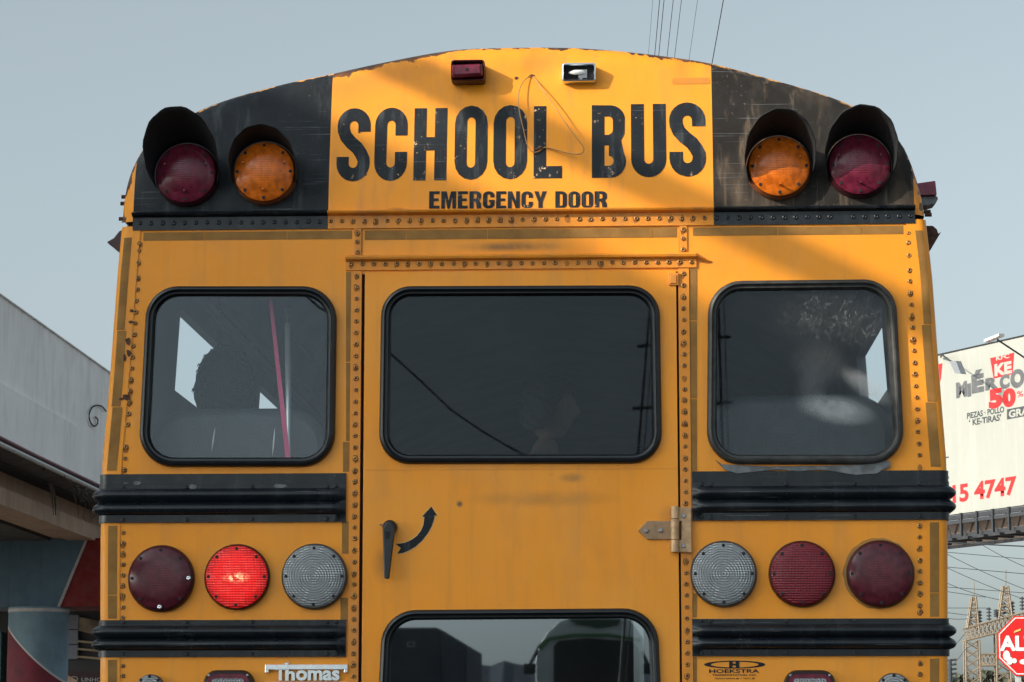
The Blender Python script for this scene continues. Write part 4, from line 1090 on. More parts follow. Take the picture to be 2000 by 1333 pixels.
person(Vector((hd.x-.02, 1.9, hd.z-.795)), R(-104), 'person in profile in the dark behind the upper door window, head bowed')
sq = seat(hd.x-.25, hd.x+.30, 2.2, 1.9)

# ================================================================== SURROUNDINGS
# elevated road on the left; its parapet shades the bus
SL = .416/.80
XP = -7.06
b0 = P(1000, 418)
ZTOP = b0.z + SL*(b0.x-XP)
mcam = lambda px, py: (CAM + ray(px, py)*((XP-CAM.x)/ray(px, py).x)).z
ZLOW = mcam(60, 889); ZG = mcam(60, 978)
OV = empty('overpass', 'elevated concrete road with pale parapet on a blue and red pier, left', 'overpass', (XP, 30, 0))
concrete = paint('pale concrete parapet', (.86, .84, .83), .85, dirt=(.34, .33, .32), streak=.12, mott=.35, scale=.5, bumpy=.2)
tan = paint('warm beam concrete', (.40, .27, .19), .9, dirt=(.14, .10, .08), streak=.4, mott=.5, scale=.4)
darkc = paint('dark concrete', (.06, .055, .052), .95, dirt=(.03, .03, .03), mott=.4, scale=.4)  # near-black mottled tone for the deck slabs
Y0, Y1 = -24, 150
mb = MB(); mb.box((XP-.25, Y0, ZLOW), (XP, Y1, ZTOP)); mb.box((XP-.28, Y0, ZTOP-.0), (XP+.03, Y1, ZTOP+.012)); mb.build('parapet', concrete, OV)
mb = MB(); mb.box((XP, Y0, ZLOW+.001), (XP+.06, PX(150, 860, XP).y, mcam(75, 795))); mb.build('parapet_panel', concrete, OV)
mb = MB(); mb.box((XP-.3, Y0, ZLOW-.10), (XP+.09, Y1, ZLOW-.002)); mb.build('ledge', paint('dark ledge', (.09, .08, .085), .8, scale=.5), OV)
mb = MB(); mb.tube([(XP+.13, y, ZLOW-.03+.01*math.sin(y)) for y in range(-20, 140, 4)], .022, 8); mb.build('conduit', plain('maroon conduit', (.13, .02, .04), .5), OV)
mb = MB(); mb.tube([(XP+.12, y, ZLOW-.10) for y in range(-20, 140, 4)], .03, 8); mb.build('conduit', plain('pale conduit', (.45, .43, .41), .5), OV)
mb = MB(); mb.box((XP-.95, Y0, ZG-.02), (XP-.55, Y1, ZLOW-.10)); mb.box((XP-.75, Y0, ZG-.05), (XP-.35, Y1, ZG+.16)); mb.build('girder', tan, OV)
mb = MB(); mb.box((XP-8.2, Y0, ZLOW-.12), (XP-.3, Y1, ZLOW+.1)); mb.box((XP-8.0, Y0, ZG-.05), (XP-1.0, Y1, ZG+.03)); mb.build('deck', darkc, OV)
# unseen pole and level arm, added to throw the second band of shade
XF = -4.4; b1 = P(1330, 390); zf = b1.z+SL*(b1.x-XF)
sl = empty('shade_boom', 'unseen grey steel pole with a long level arm, added to shade the bus', 'shade caster', (XF, -13, 0))
mb = MB(); mb.lathe((XF, -13, 0), [(.16, 0), (.16, .05), (.11, .06), (.09, zf)], 16, ax=(0, 0, 1), up=Vector((1, 0, 0))); mb.build('pole', M['steel'], sl, auto=40)
mb = MB(); mb.tube([(XF, -13.2, zf), (XF, 5.0, zf)], .058, 12); mb.build('arm', M['steel'], sl, smooth=True)
mb = MB(); mb.plate(rquad([(XF-.14, zf+.10), (XF+.14, zf+.10), (XF+.16, zf-.05), (XF-.16, zf-.05)], .04, 4), (), 4.9, .7); mb.build('boom_end', M['sealant'], sl)
# pier: cap beam and column
DB = 30.0
blue = paint('faded blue paint', (.075, .125, .165), .8, dirt=(.04, .055, .065), streak=.4, mott=.4, scale=.5)
blue2 = paint('chalky blue paint', (.155, .235, .285), .8, dirt=(.10, .14, .16), streak=.5, mott=.4, scale=.5)
red = paint('faded red paint', (.14, .010, .009), .8, dirt=(.05, .01, .01), streak=.3, mott=.4, scale=.5)
def W(px, py): q = P(px, py, DB); return (q.x, q.z)
zt_, zb_ = W(60, 1052)[1], W(60, 1186)[1]
x_r = W(330, 1100)[0]
mb = MB(); mb.plate([(-16, zt_), (W(170, 1060)[0], zt_), (W(115, 1186)[0], zb_), (-16, zb_)], (), DB, 1.2); mb.build('cap_beam', blue, OV)
mb = MB(); mb.plate([(W(172, 1060)[0], zt_), (x_r, zt_), (x_r, zb_+.02), (W(117, 1186)[0], zb_+.001)], (), DB-.01, 1.2); mb.build('cap_beam', red, OV, label='red end of the cap beam')
mb = MB(); mb.plate([(W(168, 1060)[0], zt_), (W(173, 1060)[0], zt_), (W(118, 1186)[0], zb_), (W(112, 1186)[0], zb_)], (), DB-.03, .02); mb.build('painted_stripe', plain('off white stripe', (.36, .33, .32), .8), OV)
cw0, cw1 = W(9, 1250)[0], W(126, 1250)[0]
rc = (cw1-cw0)/2; ccx = (cw0+cw1)/2
# column with blue above and red below a curved white line
mt, t, b = nodes('pier paint'); tc = t.nodes.new('ShaderNodeTexCoord'); sx = t.nodes.new('ShaderNodeSeparateXYZ'); t.links.new(tc.outputs['Object'], sx.inputs[0])
z1_, z2_, z3_ = W(10, 1222)[1], W(60, 1282)[1], W(118, 1333)[1]
u = math_(t, 'DIVIDE', math_(t, 'SUBTRACT', sx.outputs[0], -rc), 2*rc)
line = math_(t, 'ADD', math_(t, 'MULTIPLY', u, (z3_-z1_)), z1_)
line = math_(t, 'SUBTRACT', line, math_(t, 'MULTIPLY', math_(t, 'MULTIPLY', u, math_(t, 'SUBTRACT', 1, u)), .16))
d = math_(t, 'SUBTRACT', sx.outputs[2], line)
cb = mix(t, ramp(t, noise(t, 2), .3, .7), (.155, .235, .285), (.10, .155, .19))
cr_ = mix(t, ramp(t, noise(t, 3), .3, .7), (.15, .012, .025), (.08, .008, .015))
cc = mix(t, math_(t, 'GREATER_THAN', d, 0), cr_, cb)
cc = mix(t, math_(t, 'LESS_THAN', math_(t, 'ABSOLUTE', d), .017), cc, (.42, .38, .37)); t.links.new(cc, b.inputs['Base Color']); b.inputs['Roughness'].default_value = .8
mb = MB(); mb.lathe((ccx, DB+.15+rc*.2, 0), [(rc, 0), (rc, zb_-.0)], 48, ax=(0, 0, 1), up=Vector((1, 0, 0))); mb.build('column', mt, OV, origin=(ccx, DB+.15+rc*.2, 0), auto=40)
mb = MB(); mb.lathe((ccx, DB+.15+rc*.2, zb_-.07), [(rc+.006, 0), (rc+.006, .045)], 48, ax=(0, 0, 1), up=Vector((1, 0, 0))); mb.build('painted_stripe', plain('off white band', (.42, .38, .37), .8), OV, smooth=False)
for k in (1, 2, 3, 4):
    mb = MB(); mb.lathe((ccx, DB+k*28, 0), [(rc, 0), (rc, zb_)], 32, ax=(0, 0, 1), up=Vector((1, 0, 0))); mb.build('column', blue2, OV, auto=40)
    mb = MB(); mb.plate([(-16, zt_), (x_r, zt_), (x_r-.6, zb_), (-16, zb_)], (), DB+k*28-.6, 1.2); mb.build('cap_beam', blue, OV)
# bracket, curled cable and dry strands on the ledge
def onface(px, py, X=None): return PX(px, py, XP+.12 if X is None else X)
mb = MB(); a, b_ = onface(80, 939, XP-.2), onface(128, 943, XP-.2); mb.box((XP-.3, a.y, b_.z-.03), (XP-.1, b_.y, b_.z+.03)); mb.build('bracket', M['dark'], OV)
curl = [(207, 804), (200, 795), (192, 792), (183, 794), (176, 803), (174, 815), (177, 826), (184, 833), (190, 829), (191, 820), (186, 815)]
mb = MB(); mb.tube(cr([onface(a, b, XP+.03) for a, b in curl], 3), .010, 6); tag(mb.build('curled_cable', M['dark'], smooth=True), 'thin dark cable curled in a loop against the pale parapet', 'cable')
mb = MB()
for _ in range(26):
    px = random.uniform(138, 196); py = 925+(px-100)*.42+random.uniform(-6, 10); a = onface(px, py, XP+.16); pts = [a]
    L = random.uniform(.1, .42)
    for k in range(5): pts.append(pts[-1]+Vector((random.uniform(-.02, .03), random.uniform(-.25, .25), -L/5+random.uniform(-.03, .05))))
    mb.tube(pts, [.008, .008, .007, .006, .005, .003], 5)
for px in (100, 101, 96):
    a = onface(px, 945, XP+.1); mb.tube([a, a+Vector((.02, .1, -.12)), a+Vector((0, .25, -.25)), a+Vector((.02, .2, -.38))], [.012, .01, .008, .004], 5)
a = onface(85, 895, XP+.06); mb.tube([a, a+Vector((.01, 0, -.16))], .014, 6)
tag(mb.build('hanging_vines', plain('dry vine', (.05, .035, .025), .9)), 'dry dark strands hanging from the ledge of the elevated road', 'plant')
# building under and beyond the overpass
BD = 45.0
def V(px, py, D=BD): q = P(px, py, D); return (q.x, q.z)
bl = empty('shop_building', 'dark shopfront with grey panel and slatted openings behind the painted pier', 'building', (V(150, 1400)[0], BD, 0))
mb = MB(); x0_, z0_ = V(-60, 1100); x1_ = V(330, 1100)[0]; mb.box((x0_, BD, 0), (x1_, BD+8, V(0, 1150)[1])); mb.build('wall', plain('dark wall', (.035, .033, .036), .9, var=.4, scale=.5), bl)
mb = MB(); a, b_ = V(133, 1202), V(153, 1290)
for k in range(3):
    zz0 = a[1]+(b_[1]-a[1])*k/3; zz1 = a[1]+(b_[1]-a[1])*(k+1)/3; mb.box((a[0], BD-.1, zz1+.02), (b_[0], BD-.001, zz0))
mb.build('grey_panel', plain('grey sheet', (.13, .14, .17), .6), bl)
mb = MB(); a, b_ = V(153, 1205), V(215, 1240); mb.plate([(a[0], a[1]), (b_[0], V(215, 1218)[1]), (b_[0], V(215, 1247)[1]), (a[0], V(153, 1232)[1])], (), BD-.08, .07); mb.build('fascia', plain('tan fascia', (.20, .15, .10), .8, var=.6, scale=2), bl)
for k in range(3):
    yy = 1251+k*15
    mb = MB(); mb.plate([V(153, yy), V(215, yy+6), V(215, yy+10), V(153, yy+4)], (), BD-.1, .08); mb.build('slat', plain('tan slat', (.26, .19, .12), .7), bl)
mb = MB(); mb.box((V(-30, 1300)[0], BD-.3, 0), (V(8, 1300)[0], BD-.05, V(8, 1235)[1])); mb.build('shop_window', plain('teal glass', (.03, .075, .075), .2), bl)
mb = MB(); mb.box((V(-30, 1306)[0], BD-.33, V(0, 1306.5)[1]), (V(8, 1300)[0], BD-.301, V(0, 1304.5)[1])); mb.build('window_bar', plain('pale bar', (.4, .45, .45), .5), bl)
PD = 40
ps = empty('banner', 'dark banner reading UNHCR in grey capitals beside the pier, low on the left', 'banner', (P(170, 1400, PD).x, PD, 0))
a, b_ = V(124, 1318, PD), V(240, 1400, PD)
mb = MB(); mb.box((a[0], PD, .2), (b_[0], PD+.06, V(150, 1312, PD)[1])); mb.build('cloth', plain('dark maroon cloth', (.045, .022, .024), .9), ps)
mb = MB(); mb.plate([V(124, 1318, PD), V(132, 1319, PD), V(150, 1329, PD), V(156, 1345, PD), V(124, 1345, PD)], (), PD-.02, .015); mb.build('photo_patch', plain('peach print', (.55, .30, .18), .8, var=.5, scale=6), ps)
mb = text_mb('UNHCR', V(207, 1330, PD)[0]-V(159, 1330, PD)[0], V(0, 1324, PD)[1]-V(0, 1332, PD)[1], .02)
mb.build('lettering', plain('grey print', (.30, .29, .29), .8), ps, M4=Matrix.Translation((V(159, 1332, PD)[0], PD-.012, V(159, 1332, PD)[1])))
mb = MB(); q = V(145, 1327, PD); mb.plate(ell(q[0], q[1], .075, .055, 20), [ell(q[0], q[1], .055, .036, 20)], PD-.03, .008); mb.build('emblem', plain('grey ring', (.25, .24, .24), .8), ps)

# ---- billboard on the right
A0 = CAM + ray(2000, 657)*(100/ray(2000, 657).dot(FW))
ang = 29; dirb = Vector((-math.sin(R(ang)), math.cos(R(ang)), 0)); U = -dirb    # U runs to the right and towards us
NRM = Vector((U.y, -U.x, 0)).normalized()
if NRM.dot(CAM-A0) < 0: NRM = -NRM
def onb(px, py, out=0.0):
    d = ray(px, py); p0 = A0+NRM*out; t_ = (p0-CAM).dot(NRM)/d.dot(NRM); return CAM+d*t_
BC = onb(1900, 840)
def uz(px, py): p = onb(px, py); return ((p-BC).dot(U), p.z)
MBB = Matrix.Translation((BC.x, BC.y, 0))@Matrix(((U.x, -NRM.x, 0, 0), (U.y, -NRM.y, 0, 0), (0, 0, 1, 0), (0, 0, 0, 1)))   # local x along panel, -y towards us
u0, u1 = uz(1780, 850)[0], uz(1780, 850)[0]+14
zt1, zb1 = uz(1900, 680)[1], uz(1900, 1000)[1]
BB = empty('billboard', 'large cream advertising billboard with grey and red lettering, right of the bus', 'billboard', (BC.x, BC.y, 0))
cream = paint('cream vinyl', (.31, .307, .272), .6, dirt=(.52, .48, .42), streak=.12, mott=.15, scale=.12, speck=False, bumpy=0)
def bpart(mb, name, mat, parent=BB, label=None, bevel=0): return mb.build(name, mat, parent, M4=MBB, label=label, bevel=bevel)
mb = MB(); mb.box((u0, 0, zb1), (u1, .25, zt1)); pan = bpart(mb, 'panel', cream)
mb = MB(); mb.box((u0-.05, -.02, zt1), (u1, .3, zt1+.06)); bpart(mb, 'edge_trim', M['dark'])
# mast and catwalk
steelb = plain('dark painted steel', (.035, .035, .04), .5, var=.4)
mb = MB(); mb.lathe((u0+7.5, .9, 0), [(.55, 0), (.5, zt1-.5)], 24, ax=(0, 0, 1), up=Vector((1, 0, 0))); bpart(mb, 'mast', steelb)
mb = MB()
for zz, yy, h_ in ((-.18, -.35, .16), (-.42, -.75, .14), (-.95, -.5, .24), (-1.18, .6, .12)): mb.box((u0, yy, zb1+zz-h_/2), (u1, yy+.14, zb1+zz+h_/2))
for k in range(15):
    uu = u0+.2+k; mb.box((uu, -.8, zb1-.98), (uu+.09, -.7, zb1-.1)); mb.box((uu+.3, -.72, zb1-1.10), (uu+.38, .7, zb1-1.0))
    mb.tube([(uu, .3, zb1-1.0), (uu+.5, .3, zb1-.1)], .035, 6); mb.tube([(uu+.5, .3, zb1-.1), (uu+1, .3, zb1-1.0)], .035, 6)
bpart(mb, 'catwalk', steelb)
mb = MB(); mb.box((u0-.6, 1.3, zb1-1.0), (u1, 1.5, zb1-.15)); bpart(mb, 'rear_panel', paint('tan sheet', (.30, .20, .15), .8, mott=.5, scale=.3))
greyp = plain('charcoal print', (.10, .10, .105), .7, var=.3, scale=3); redp = plain('red print', (.80, .012, .012), .6, var=.1); darkp = plain('dark print', (.04, .045, .05), .7)
def btext(s, px0, py0, px1, hpx, mat, bold, dz=0, shear=0, y=-.006, parent=pan):
    """left bottom at px0,py0, right end at px1 ; hpx glyph height"""
    a, b = uz(px0, py0), uz(px1, py0); h = uz(px0, py0-hpx)[1]-a[1]
    hv = bold > .1; bold = min(bold, .055)
    mb = text_mb(s, b[0]-a[0], h, bold, shear)
    if hv:
        m2 = text_mb(s, (b[0]-a[0])*.97, h*.95, bold, shear); bmesh.ops.translate(m2.bm, vec=((b[0]-a[0])*.06, -.002, h*.05), verts=m2.bm.verts)
        t_ = bpy.data.meshes.new('t'); m2.bm.to_mesh(t_); mb.bm.from_mesh(t_); m2.bm.free(); bpy.data.meshes.remove(t_)
    mb.build('lettering', mat, parent, M4=MBB@Matrix.Translation((a[0], y, a[1])))
# wobbly headline, letter by letter
for ch, a, b, yb, hp in (('M', 1868, 1889, 779, 31), ('I', 1890, 1897, 776, 26), ('\u00c9', 1898, 1922, 770, 45), ('R', 1925, 1949, 764, 24), ('C', 1953, 1972, 762, 28), ('O', 1974, 2001, 761, 37), ('L', 2004, 2020, 752, 30)):
    btext(ch, a, yb, b, hp, greyp, .11)
btext('5', 1932, 800, 1958, 38, redp, .11, y=-.014); btext('0', 1959, 798, 1984, 37, redp, .11, y=-.014); btext('%', 1987, 777, 1999, 12, redp, .01)
btext('PIEZAS \u00b7 POLLO', 1889, 819, 1962, 12, darkp, .03); btext('\u2018 KE-TIRAS\u2019', 1893, 833, 1956, 13, darkp, .03)
lp = [uz(1934, 700), uz(1981, 689), uz(1978, 731), uz(1941, 740)]
mb = MB(); mb.plate(lp, (), -.006, .004); bpart(mb, 'red_emblem', redp, pan)
btext('KFC', 1946, 705, 1972, 9, cream, .03, y=-.012); btext('KE', 1943, 736, 1977, 24, cream, .07, y=-.012)
lp = [uz(1967, 800), uz(2040, 786), uz(2040, 806), uz(1967, 820)]
mb = MB(); mb.plate(lp, (), -.006, .004); bpart(mb, 'grey_box', darkp, pan); btext('GRA', 1971, 817, 2010, 15, cream, .04, y=-.012)
btext('15 4747', 1861, 984, 1987, 36, redp, .035)
lp = [uz(1832, 712), uz(1841, 710), uz(1838, 740), uz(1832, 760)]; mb = MB(); mb.plate(lp, (), -.006, .004); bpart(mb, 'red_strip', redp, pan)
a, b_ = uz(1845, 896), uz(1853, 892); mb = MB(); mb.box((a[0], -.006, a[1]), (b_[0], -.003, a[1]+.06)); mb.lathe((uz(1852, 933)[0], -.003, uz(1852, 933)[1]), [(.06, 0), (.06, .004), (.03, .004)], 12, ax=(0, -1, 0)); bpart(mb, 'print_marks', darkp, pan)
# floodlights on arms
for (ax_, ay, bx_, by, lit) in ((1838, 692, 1868, 714, 0), (2010, 705, 1948, 664, 1)):
    pa, pb = onb(ax_, ay, 0), onb(bx_, by, 2.0)
    mb = MB(); mb.tube([onb(ax_, ay+6, .1), onb(ax_, ay, .6), pb], .035, 8); arm = mb.build('lamp_arm', steelb, BB)
    mb = MB(); q = pb
    if lit: loc_ = [(-.5, -.04), (.42, .06), (.45, .16), (-.48, .06)]; mm = plain('pale lamp head', (.6, .6, .6), .5)
    else: loc_ = [(-.1, .15), (.30, .12), (.62, -.42), (.25, -.35)]; mm = plain('grey lamp head', (.20, .21, .23), .5)
    F1, F2 = U, Vector((0, 0, 1))
    v0 = [q+F1*a_+F2*c_ for a_, c_ in loc_]; v1 = [p+NRM*.25 for p in v0]
    mb.face(v0); mb.face(v1)
    for k in range(4): mb.face([v0[k], v0[(k+1) % 4], v1[(k+1) % 4], v1[k]])
    mb.build('floodlight', mm, arm, bevel=.02)

# ---- stop sign
SD = 34.0
c = P(2007, 1262, SD-7.65)
SG = empty('stop_sign', 'red octagonal ALTO stop sign on a pale post, cut by the right picture edge', 'sign', (c.x, c.y, 0))
rS = 62/5190*SD
octo = lambda r_: [(c.x+r_*math.cos(R(22.5+45*k)), c.z+r_*math.sin(R(22.5+45*k))) for k in range(8)]
MB().plate(octo(rS), (), c.y, .02).build('plate', plain('red sign sheet', (.72, .012, .010), .4, var=.12, scale=8), SG)
MB().plate(octo(rS*.955), [octo(rS*.915)], c.y-.004, .003).build('white_border', plain('white sign sheet', (.8, .78, .74), .4), SG)
wsh = plain('white sign print', (.8, .8, .78), .5)
mb = text_mb('ALTO', 104/5190*SD, 30/5190*SD, .045); mb.build('lettering', wsh, SG, M4=Matrix.Translation((c.x-52/5190*SD-.01, c.y-.006, c.z-10/5190*SD)))
mb = MB()
for px, py, rx, rz in ((1966, 1281, 7, 10), (1972, 1291, 6, 8), (1981, 1291, 5, 5), (1999, 1293, 8, 5)): q = P(px, py, c.y); k = 5190/SD; mb.plate(ell(q.x, q.z, rx/k, rz/k, 12), (), c.y-.005-.0006*px % .002, .002)
mb.build('stickers', wsh, SG)
q = P(1987, 1233, c.y); k = 5190/SD; mb = MB(); mb.plate([(q.x-7/k, q.z-4/k), (q.x+6/k, q.z+1/k), (q.x+7/k, q.z+5/k), (q.x-6/k, q.z)], (), c.y-.006, .003); mb.build('yellow_sticker', plain('yellow sticker', (.7, .5, .15), .6), SG)
mb = MB(); mb.box((c.x-.04-.12, c.y+.022, 0), (c.x+.03-.12, c.y+.07, c.z+rS*.9)); mb.build('post', plain('galvanised post', (.55, .55, .52), .5), SG)

# ---- substation gantry
GD = 150.0
k = (GD+7.65)/5190
gt = empty('substation_gantry', 'tan steel lattice gantry with two spires and insulators, beyond the stop sign', 'pylon', (P(1940, 1462, GD).x, GD, 0))
tanst = plain('weathered tan steel', (.26, .20, .14), .7, metal=.1, var=.3, scale=.6)
def G(px, py, dy=0): q = P(px, py, GD); return Vector((q.x, GD+dy, q.z))
def lattice(mb, a0, a1, b0, b1, n, dep, r=.055):
    """square truss between end edges a0-a1 and b0-b1"""
    for d in (0, dep):
        D_ = Vector((0, d, 0)); mb.tube([a0+D_, b0+D_], r, 5); mb.tube([a1+D_, b1+D_], r, 5)
        for i in range(n):
            p, q = a0.lerp(b0, i/n)+D_, a1.lerp(b1, (i+1)/n)+D_; p2, q2 = a1.lerp(b1, i/n)+D_, a0.lerp(b0, (i+1)/n)+D_
            mb.tube([p, q], r*.55, 4); mb.tube([p2, q2], r*.55, 4)
    for i in range(n+1):
        for u_, v_ in ((a0, b0), (a1, b1)):
            p = u_.lerp(v_, i/n); mb.tube([p, p+Vector((0, dep, 0))], r*.5, 4)
for xa_, xb_, yt in ((1886, 1913, 1250), (1946, 1972, 1235), (2006, 2032, 1222)):
    mb = MB(); lattice(mb, G(xa_, yt), G(xb_, yt), Vector((G(xa_-2, yt).x, GD, 0)), Vector((G(xb_+2, yt).x, GD, 0)), 14, .9, .06); mb.build('lattice_leg', tanst, gt)
for xa_, xb_, xt0, xt1, yb, yt, ym in ((1890, 1912, 1899, 1906, 1228, 1166, 1137), (1951, 1978, 1960, 1969, 1210, 1145, 1113)):
    mb = MB(); lattice(mb, G(xa_, yb), G(xb_, yb), G(xt0, yt), G(xt1, yt), 6, .7, .06); a = G((xt0+xt1)/2, yt); mb.tube([a, G((xt0+xt1)/2, ym)], .03, 5); mb.build('spire', tanst, gt)
mb = MB(); lattice(mb, G(1885, 1228), G(1885, 1252), G(2060, 1180), G(2060, 1208), 22, 1.2, .06); lattice(mb, G(1913, 1278), G(1913, 1300), G(1946, 1278), G(1946, 1300), 4, .9, .05); mb.build('cross_beam', tanst, gt)
pins = plain('dark porcelain', (.05, .055, .06), .35)
for px, yt, yb in ((1897, 1196, 1222), (1915, 1192, 1216), (1933, 1186, 1212), (1947, 1190, 1205), (1962, 1176, 1200), (1979, 1174, 1200), (1998, 1165, 1192)):
    mb = MB(); a, b_ = G(px, yb, .3), G(px, yt, .3); mb.tube([a, b_], .05, 6)
    for j in range(4): z_ = a.z+(b_.z-a.z)*(j+.5)/4; mb.lathe((a.x, a.y, z_), [(.05, -.06), (.17, -.04), (.12, .03), (.05, .05)], 10, ax=(0, 0, 1), up=Vector((1, 0, 0)))
    mb.build('insulator', pins, gt)
# small far pole with tree-like top
dp = empty('utility_pole', 'small distant dark pole with arms by the right edge of the bus', 'pole', (G(1854, 1400).x, GD, 0))
mb = MB(); mb.tube([Vector((G(1855, 1400).x, GD, 0)), G(1855, 1288)], [.22, .12], 8); mb.build('shaft', pins, dp)
mb = MB()
for j in range(5): a = G(1855, 1292+j*9); mb.tube([a+Vector((-.4, 0, 0)), a+Vector((.4, 0, .1))], .07, 6)
mb.build('crossarm', pins, dp)
# far low treeline and sheds at the right bottom
mb = MB()
for i in range(700):
    px = random.uniform(1830, 2100); h0 = 1324+6*math.sin(px*.09)+4*math.sin(px*.31); a = P(px, h0+random.uniform(-3, 60), 190); s_ = random.uniform(.25, .6)
    d1, d2 = Vector((random.uniform(-1, 1), random.uniform(-1, 1), random.uniform(-1, 1))), Vector((random.uniform(-1, 1), random.uniform(-1, 1), random.uniform(-1, 1)))
    mb.face([a+d1*s_, a+d2*s_, a-d1*s_, a-d2*s_])
tag(mb.build('far_bushes', plain('dusty foliage', (.07, .075, .05), .9)), 'low dusty bushes far beyond the gantry', 'bushes', kind='stuff')

# ---- overhead lines
def cable(p0, p1, r, label, group, sag=0.0, n=14):
    mb = MB(); pts = [p0.lerp(p1, k/n)-Vector((0, 0, sag*4*(k/n)*(1-k/n))) for k in range(n+1)]
    mb.tube(pts, r, 6); return tag(mb.build('power_line', plain_cable), label, 'cable', group)
plain_cable = plain('cable', (.05, .055, .06), .7)
ddir = ray(1165, 1380)
tops = [(1275, .0022), (1288.4, .005), (1297, .005), (1315, .0045), (1331, .004), (1362.5, .0028), (1413, .0065)]
names = ['faint leftmost overhead line rising from the bus roof', 'second overhead line from the left above the bus roof, one of a close pair', 'third overhead line from the left, right one of the close pair', 'fourth overhead line from the left above the bus roof', 'fifth overhead line from the left above the bus roof', 'sixth, pale overhead line, left of the separate rightmost one', 'rightmost thick overhead line leaning over the bus roof']
for (px, r_), nm in zip(tops, names):
    st = P(px, 0, 28); cable(st-ddir*34, st+ddir*120, r_, nm, 'overhead lines above the bus')
LL = ['nearly level thin line, topmost long one under the billboard', 'steep thin line falling right from the topmost level one', 'second steep thin line, falling to the taller spire', 'nearly level thin line second from the top under the billboard',
      'slanting line from the bus edge down to the taller spire base', 'level line crossing just above the shorter spire tip', 'short slanting line ending right of the shorter spire tip', 'level line at the height of the insulators', 'short level line just below the one at insulator height',
      'lowest of the level lines left of the shorter spire', 'thin line falling right from under the catwalk', 'thick cable close beneath the billboard catwalk', 'lowest line, rising from the small far pole to the gantry leg', 'line rising from the bus edge to the gantry beam end']
for i, (x0, y0_, x1, y1_, D_, sg) in enumerate(LOW := ((1850, 1079, 2020, 1094, 70, 0), (1850, 1080, 2040, 1165, 80, .1), (1850, 1107, 2040, 1184, 90, .1), (1850, 1108, 2020, 1123, 100, 0), (1850, 1136, 1952, 1172, 95, .1), (1850, 1147, 2020, 1160, 110, 0), (1850, 1156, 1925, 1167, 112, 0), (1850, 1188, 1932, 1188, 120, 0), (1850, 1197, 1890, 1202, 120, 0), (1850, 1204, 1890, 1209, 120, .1), (1925, 1066, 2020, 1115, 60, .05), (1846, 1060, 2010, 1068, 55, 0), (1855, 1298, 1886, 1268, 148, .2), (1862, 1252, 1886, 1235, 148, .3))):
    a, b_ = P(x0-30, y0_-(y1_-y0_)*30/(x1-x0), D_), P(x1, y1_, D_)
    cable(a, b_, .00012*(D_+7)*(1.0 if i != 11 else 2.2), LL[i], 'power lines below the billboard', sg)
for o in (o for o in bpy.data.objects if o.get('group') == 'power lines below the billboard'): pass

# ---- things behind the camera, mirrored in the panes
def mir(px, py, D): q = P(px, py, D); return Vector((q.x, -D, q.z))
CD = 48.0; a, b_ = mir(1042, 1207, CD), mir(1262, 1207, CD)
CO = empty('coach', 'white and green coach mirrored in the lower pane of the emergency door', 'coach', ((a.x+b_.x)/2, -CD, 0))
def cx_(px): return mir(px, 1300, CD).x
def cz_(py): return mir(1150, py, CD).z
prof = [(1046, 1400), (1046, 1290), (1052, 1262), (1068, 1236), (1092, 1214), (1112, 1207), (1225, 1207), (1240, 1222), (1256, 1246), (1260, 1290), (1260, 1400)]
pp = [(cx_(a_), max(.35, cz_(b2))) for a_, b2 in prof[1:-1]]; pp = [(cx_(1046), .35)]+pp+[(cx_(1260), .35)]
mb = MB(); mb.plate(pp, (), -CD-9, 9); mb.build('body', plain('white coach paint', (.85, .88, .82), .4, var=.2, scale=1), CO, bevel=.08)
mb = MB(); mb.plate([(cx_(1080), .9), (cx_(1082), cz_(1262)), (cx_(1092), cz_(1252)), (cx_(1150), cz_(1247)), (cx_(1235), cz_(1253)), (cx_(1248), cz_(1268)), (cx_(1248), .9)], (), -CD+.0, .06); mb.build('windscreen', plain('dark windscreen', (.008, .009, .010), .1), CO)
mb = MB(); mb.plate([(cx_(1050), cz_(1262)), (cx_(1070), cz_(1245)), (cx_(1120), cz_(1238)), (cx_(1190), cz_(1238)), (cx_(1250), cz_(1248)), (cx_(1252), cz_(1254)), (cx_(1190), cz_(1244)), (cx_(1120), cz_(1244)), (cx_(1075), cz_(1252)), (cx_(1055), cz_(1272))], (), -CD+.01, .05); mb.build('green_stripe', plain('green stripe', (.08, .22, .06), .4), CO)
mb = MB(); mb.plate([(cx_(1110), cz_(1209)), (cx_(1212), cz_(1209)), (cx_(1208), cz_(1222)), (cx_(1170), cz_(1228)), (cx_(1125), cz_(1220))], (), -CD+.01, .05); mb.build('roof_visor', plain('green visor', (.05, .10, .05), .4), CO)
mb = MB()
for px in (1036, 1266): mb.box((cx_(px)-.12, -CD+.2, cz_(1318)), (cx_(px)+.12, -CD+.5, cz_(1298))); mb.tube([(cx_(px), -CD+.3, cz_(1300)), (cx_(1150+(px-1150)*.85), -CD-.2, cz_(1262))], .04, 6)
mb.build('mirror', M['dark'], CO)
for px in (1062, 1244):
    mb = MB(); mb.lathe((cx_(px), -CD-1.5, .5), [(.5, -.14), (.5, .14)], 24, ax=(1, 0, 0)); mb.build('wheel', M['rubber'], CO)
TD = 66.0
TR = empty('box_truck', 'dark box truck mirrored at the left of the lower door pane', 'truck', (mir(800, 1300, TD).x, -TD, 0))
tx = lambda px: mir(px, 1300, TD).x
tz = lambda py: mir(800, py, TD).z
mb = MB(); mb.plate([(tx(758), 1.0), (tx(758), tz(1228)), (tx(770), tz(1226)), (tx(850), tz(1226)), (tx(862), tz(1230)), (tx(862), 1.0)], (), -TD-8, 8); mb.build('box', plain('dark box', (.05, .055, .065), .5, var=.3, scale=1), TR, bevel=.05)
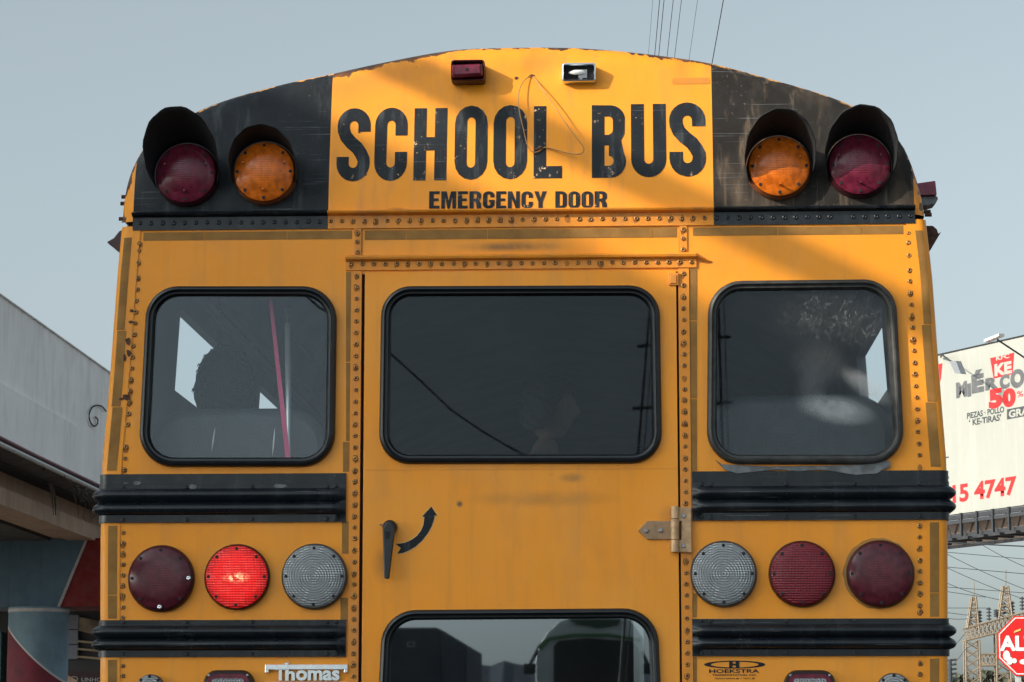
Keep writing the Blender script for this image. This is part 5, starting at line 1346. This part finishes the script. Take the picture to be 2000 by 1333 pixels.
mb = MB(); mb.grid([[(tx(862)+.01, -TD, 1.0), (tx(862)+.01, -TD, tz(1231))], [(tx(908), -TD-.9, 1.0), (tx(908), -TD-.9, tz(1258))]]); 
mb.grid([[(tx(908), -TD-.9, 1.0), (tx(908), -TD-.9, tz(1258))], [(tx(908), -TD-8, 1.0), (tx(908), -TD-8, tz(1258))]]); mb.build('side_curtain', plain('grey curtain', (.10, .11, .125), .7, var=.3), TR)
mb = MB(); mb.plate([(tx(795), tz(1254)), (tx(810), tz(1254)), (tx(810), tz(1264)), (tx(795), tz(1264))], [[(tx(797), tz(1255.5)), (tx(808), tz(1255.5)), (tx(808), tz(1262)), (tx(797), tz(1262))]], -TD+.01, .03); mb.build('plate_frame', plain('pale frame', (.5, .5, .5), .5), TR)
for px in (778, 850):
    mb = MB(); mb.lathe((tx(px), -TD-1.4, .5), [(.5, -.14), (.5, .14)], 24, ax=(1, 0, 0)); mb.build('wheel', M['rubber'], TR)
# wire and pole reflections
pts = [(700, 640), (762, 690), (830, 752), (880, 800), (930, 835), (985, 868), (1035, 895), (1120, 940)]
mb = MB(); mb.tube([mir(a_, b2, 14) for a_, b2 in pts], .0088, 6); tag(mb.build('power_line', plain_cable), 'drooping cable mirrored across the upper door window', 'cable')
mb = MB(); mb.tube([mir(a_, b2, 14) for a_, b2 in ((560, 540), (600, 580), (625, 602), (645, 612), (680, 625))], .010, 6); tag(mb.build('power_line', plain_cable), 'short cable curve mirrored in the top corner of the left window', 'cable')
for (xt, xb, nm, arms) in ((1272, 1245, 'thin pole with rungs mirrored at the right of the upper door window', (676, 798)), (1402, 1412, 'pole mirrored at the left edge of the right window', (660, 788))):
    D_ = 20; t0, b0_ = mir(xt, 560, D_), mir(xb, 900, D_); gx_ = b0_+(b0_-t0)*((b0_.z)/(t0.z-b0_.z))
    up_ = empty('utility_pole', nm, 'pole', (gx_.x, -D_, 0), 'poles behind the camera mirrored in the windows')
    mb = MB(); mb.tube([gx_, t0+(t0-b0_)*.5], [.018, .014], 8); mb.tube([gx_+Vector((.06, 0, 0)), t0+(t0-b0_)*.5+Vector((.06, 0, 0))], [.006, .006], 6); mb.build('shaft', pins, up_)
    mb = MB()
    for yy in arms: q = mir(xt+(xb-xt)*(yy-560)/340, yy, D_); mb.tube([q+Vector((-.10, 0, 0)), q+Vector((.12, 0, .01))], .02, 6)
    mb.build('crossarm', pins, up_)
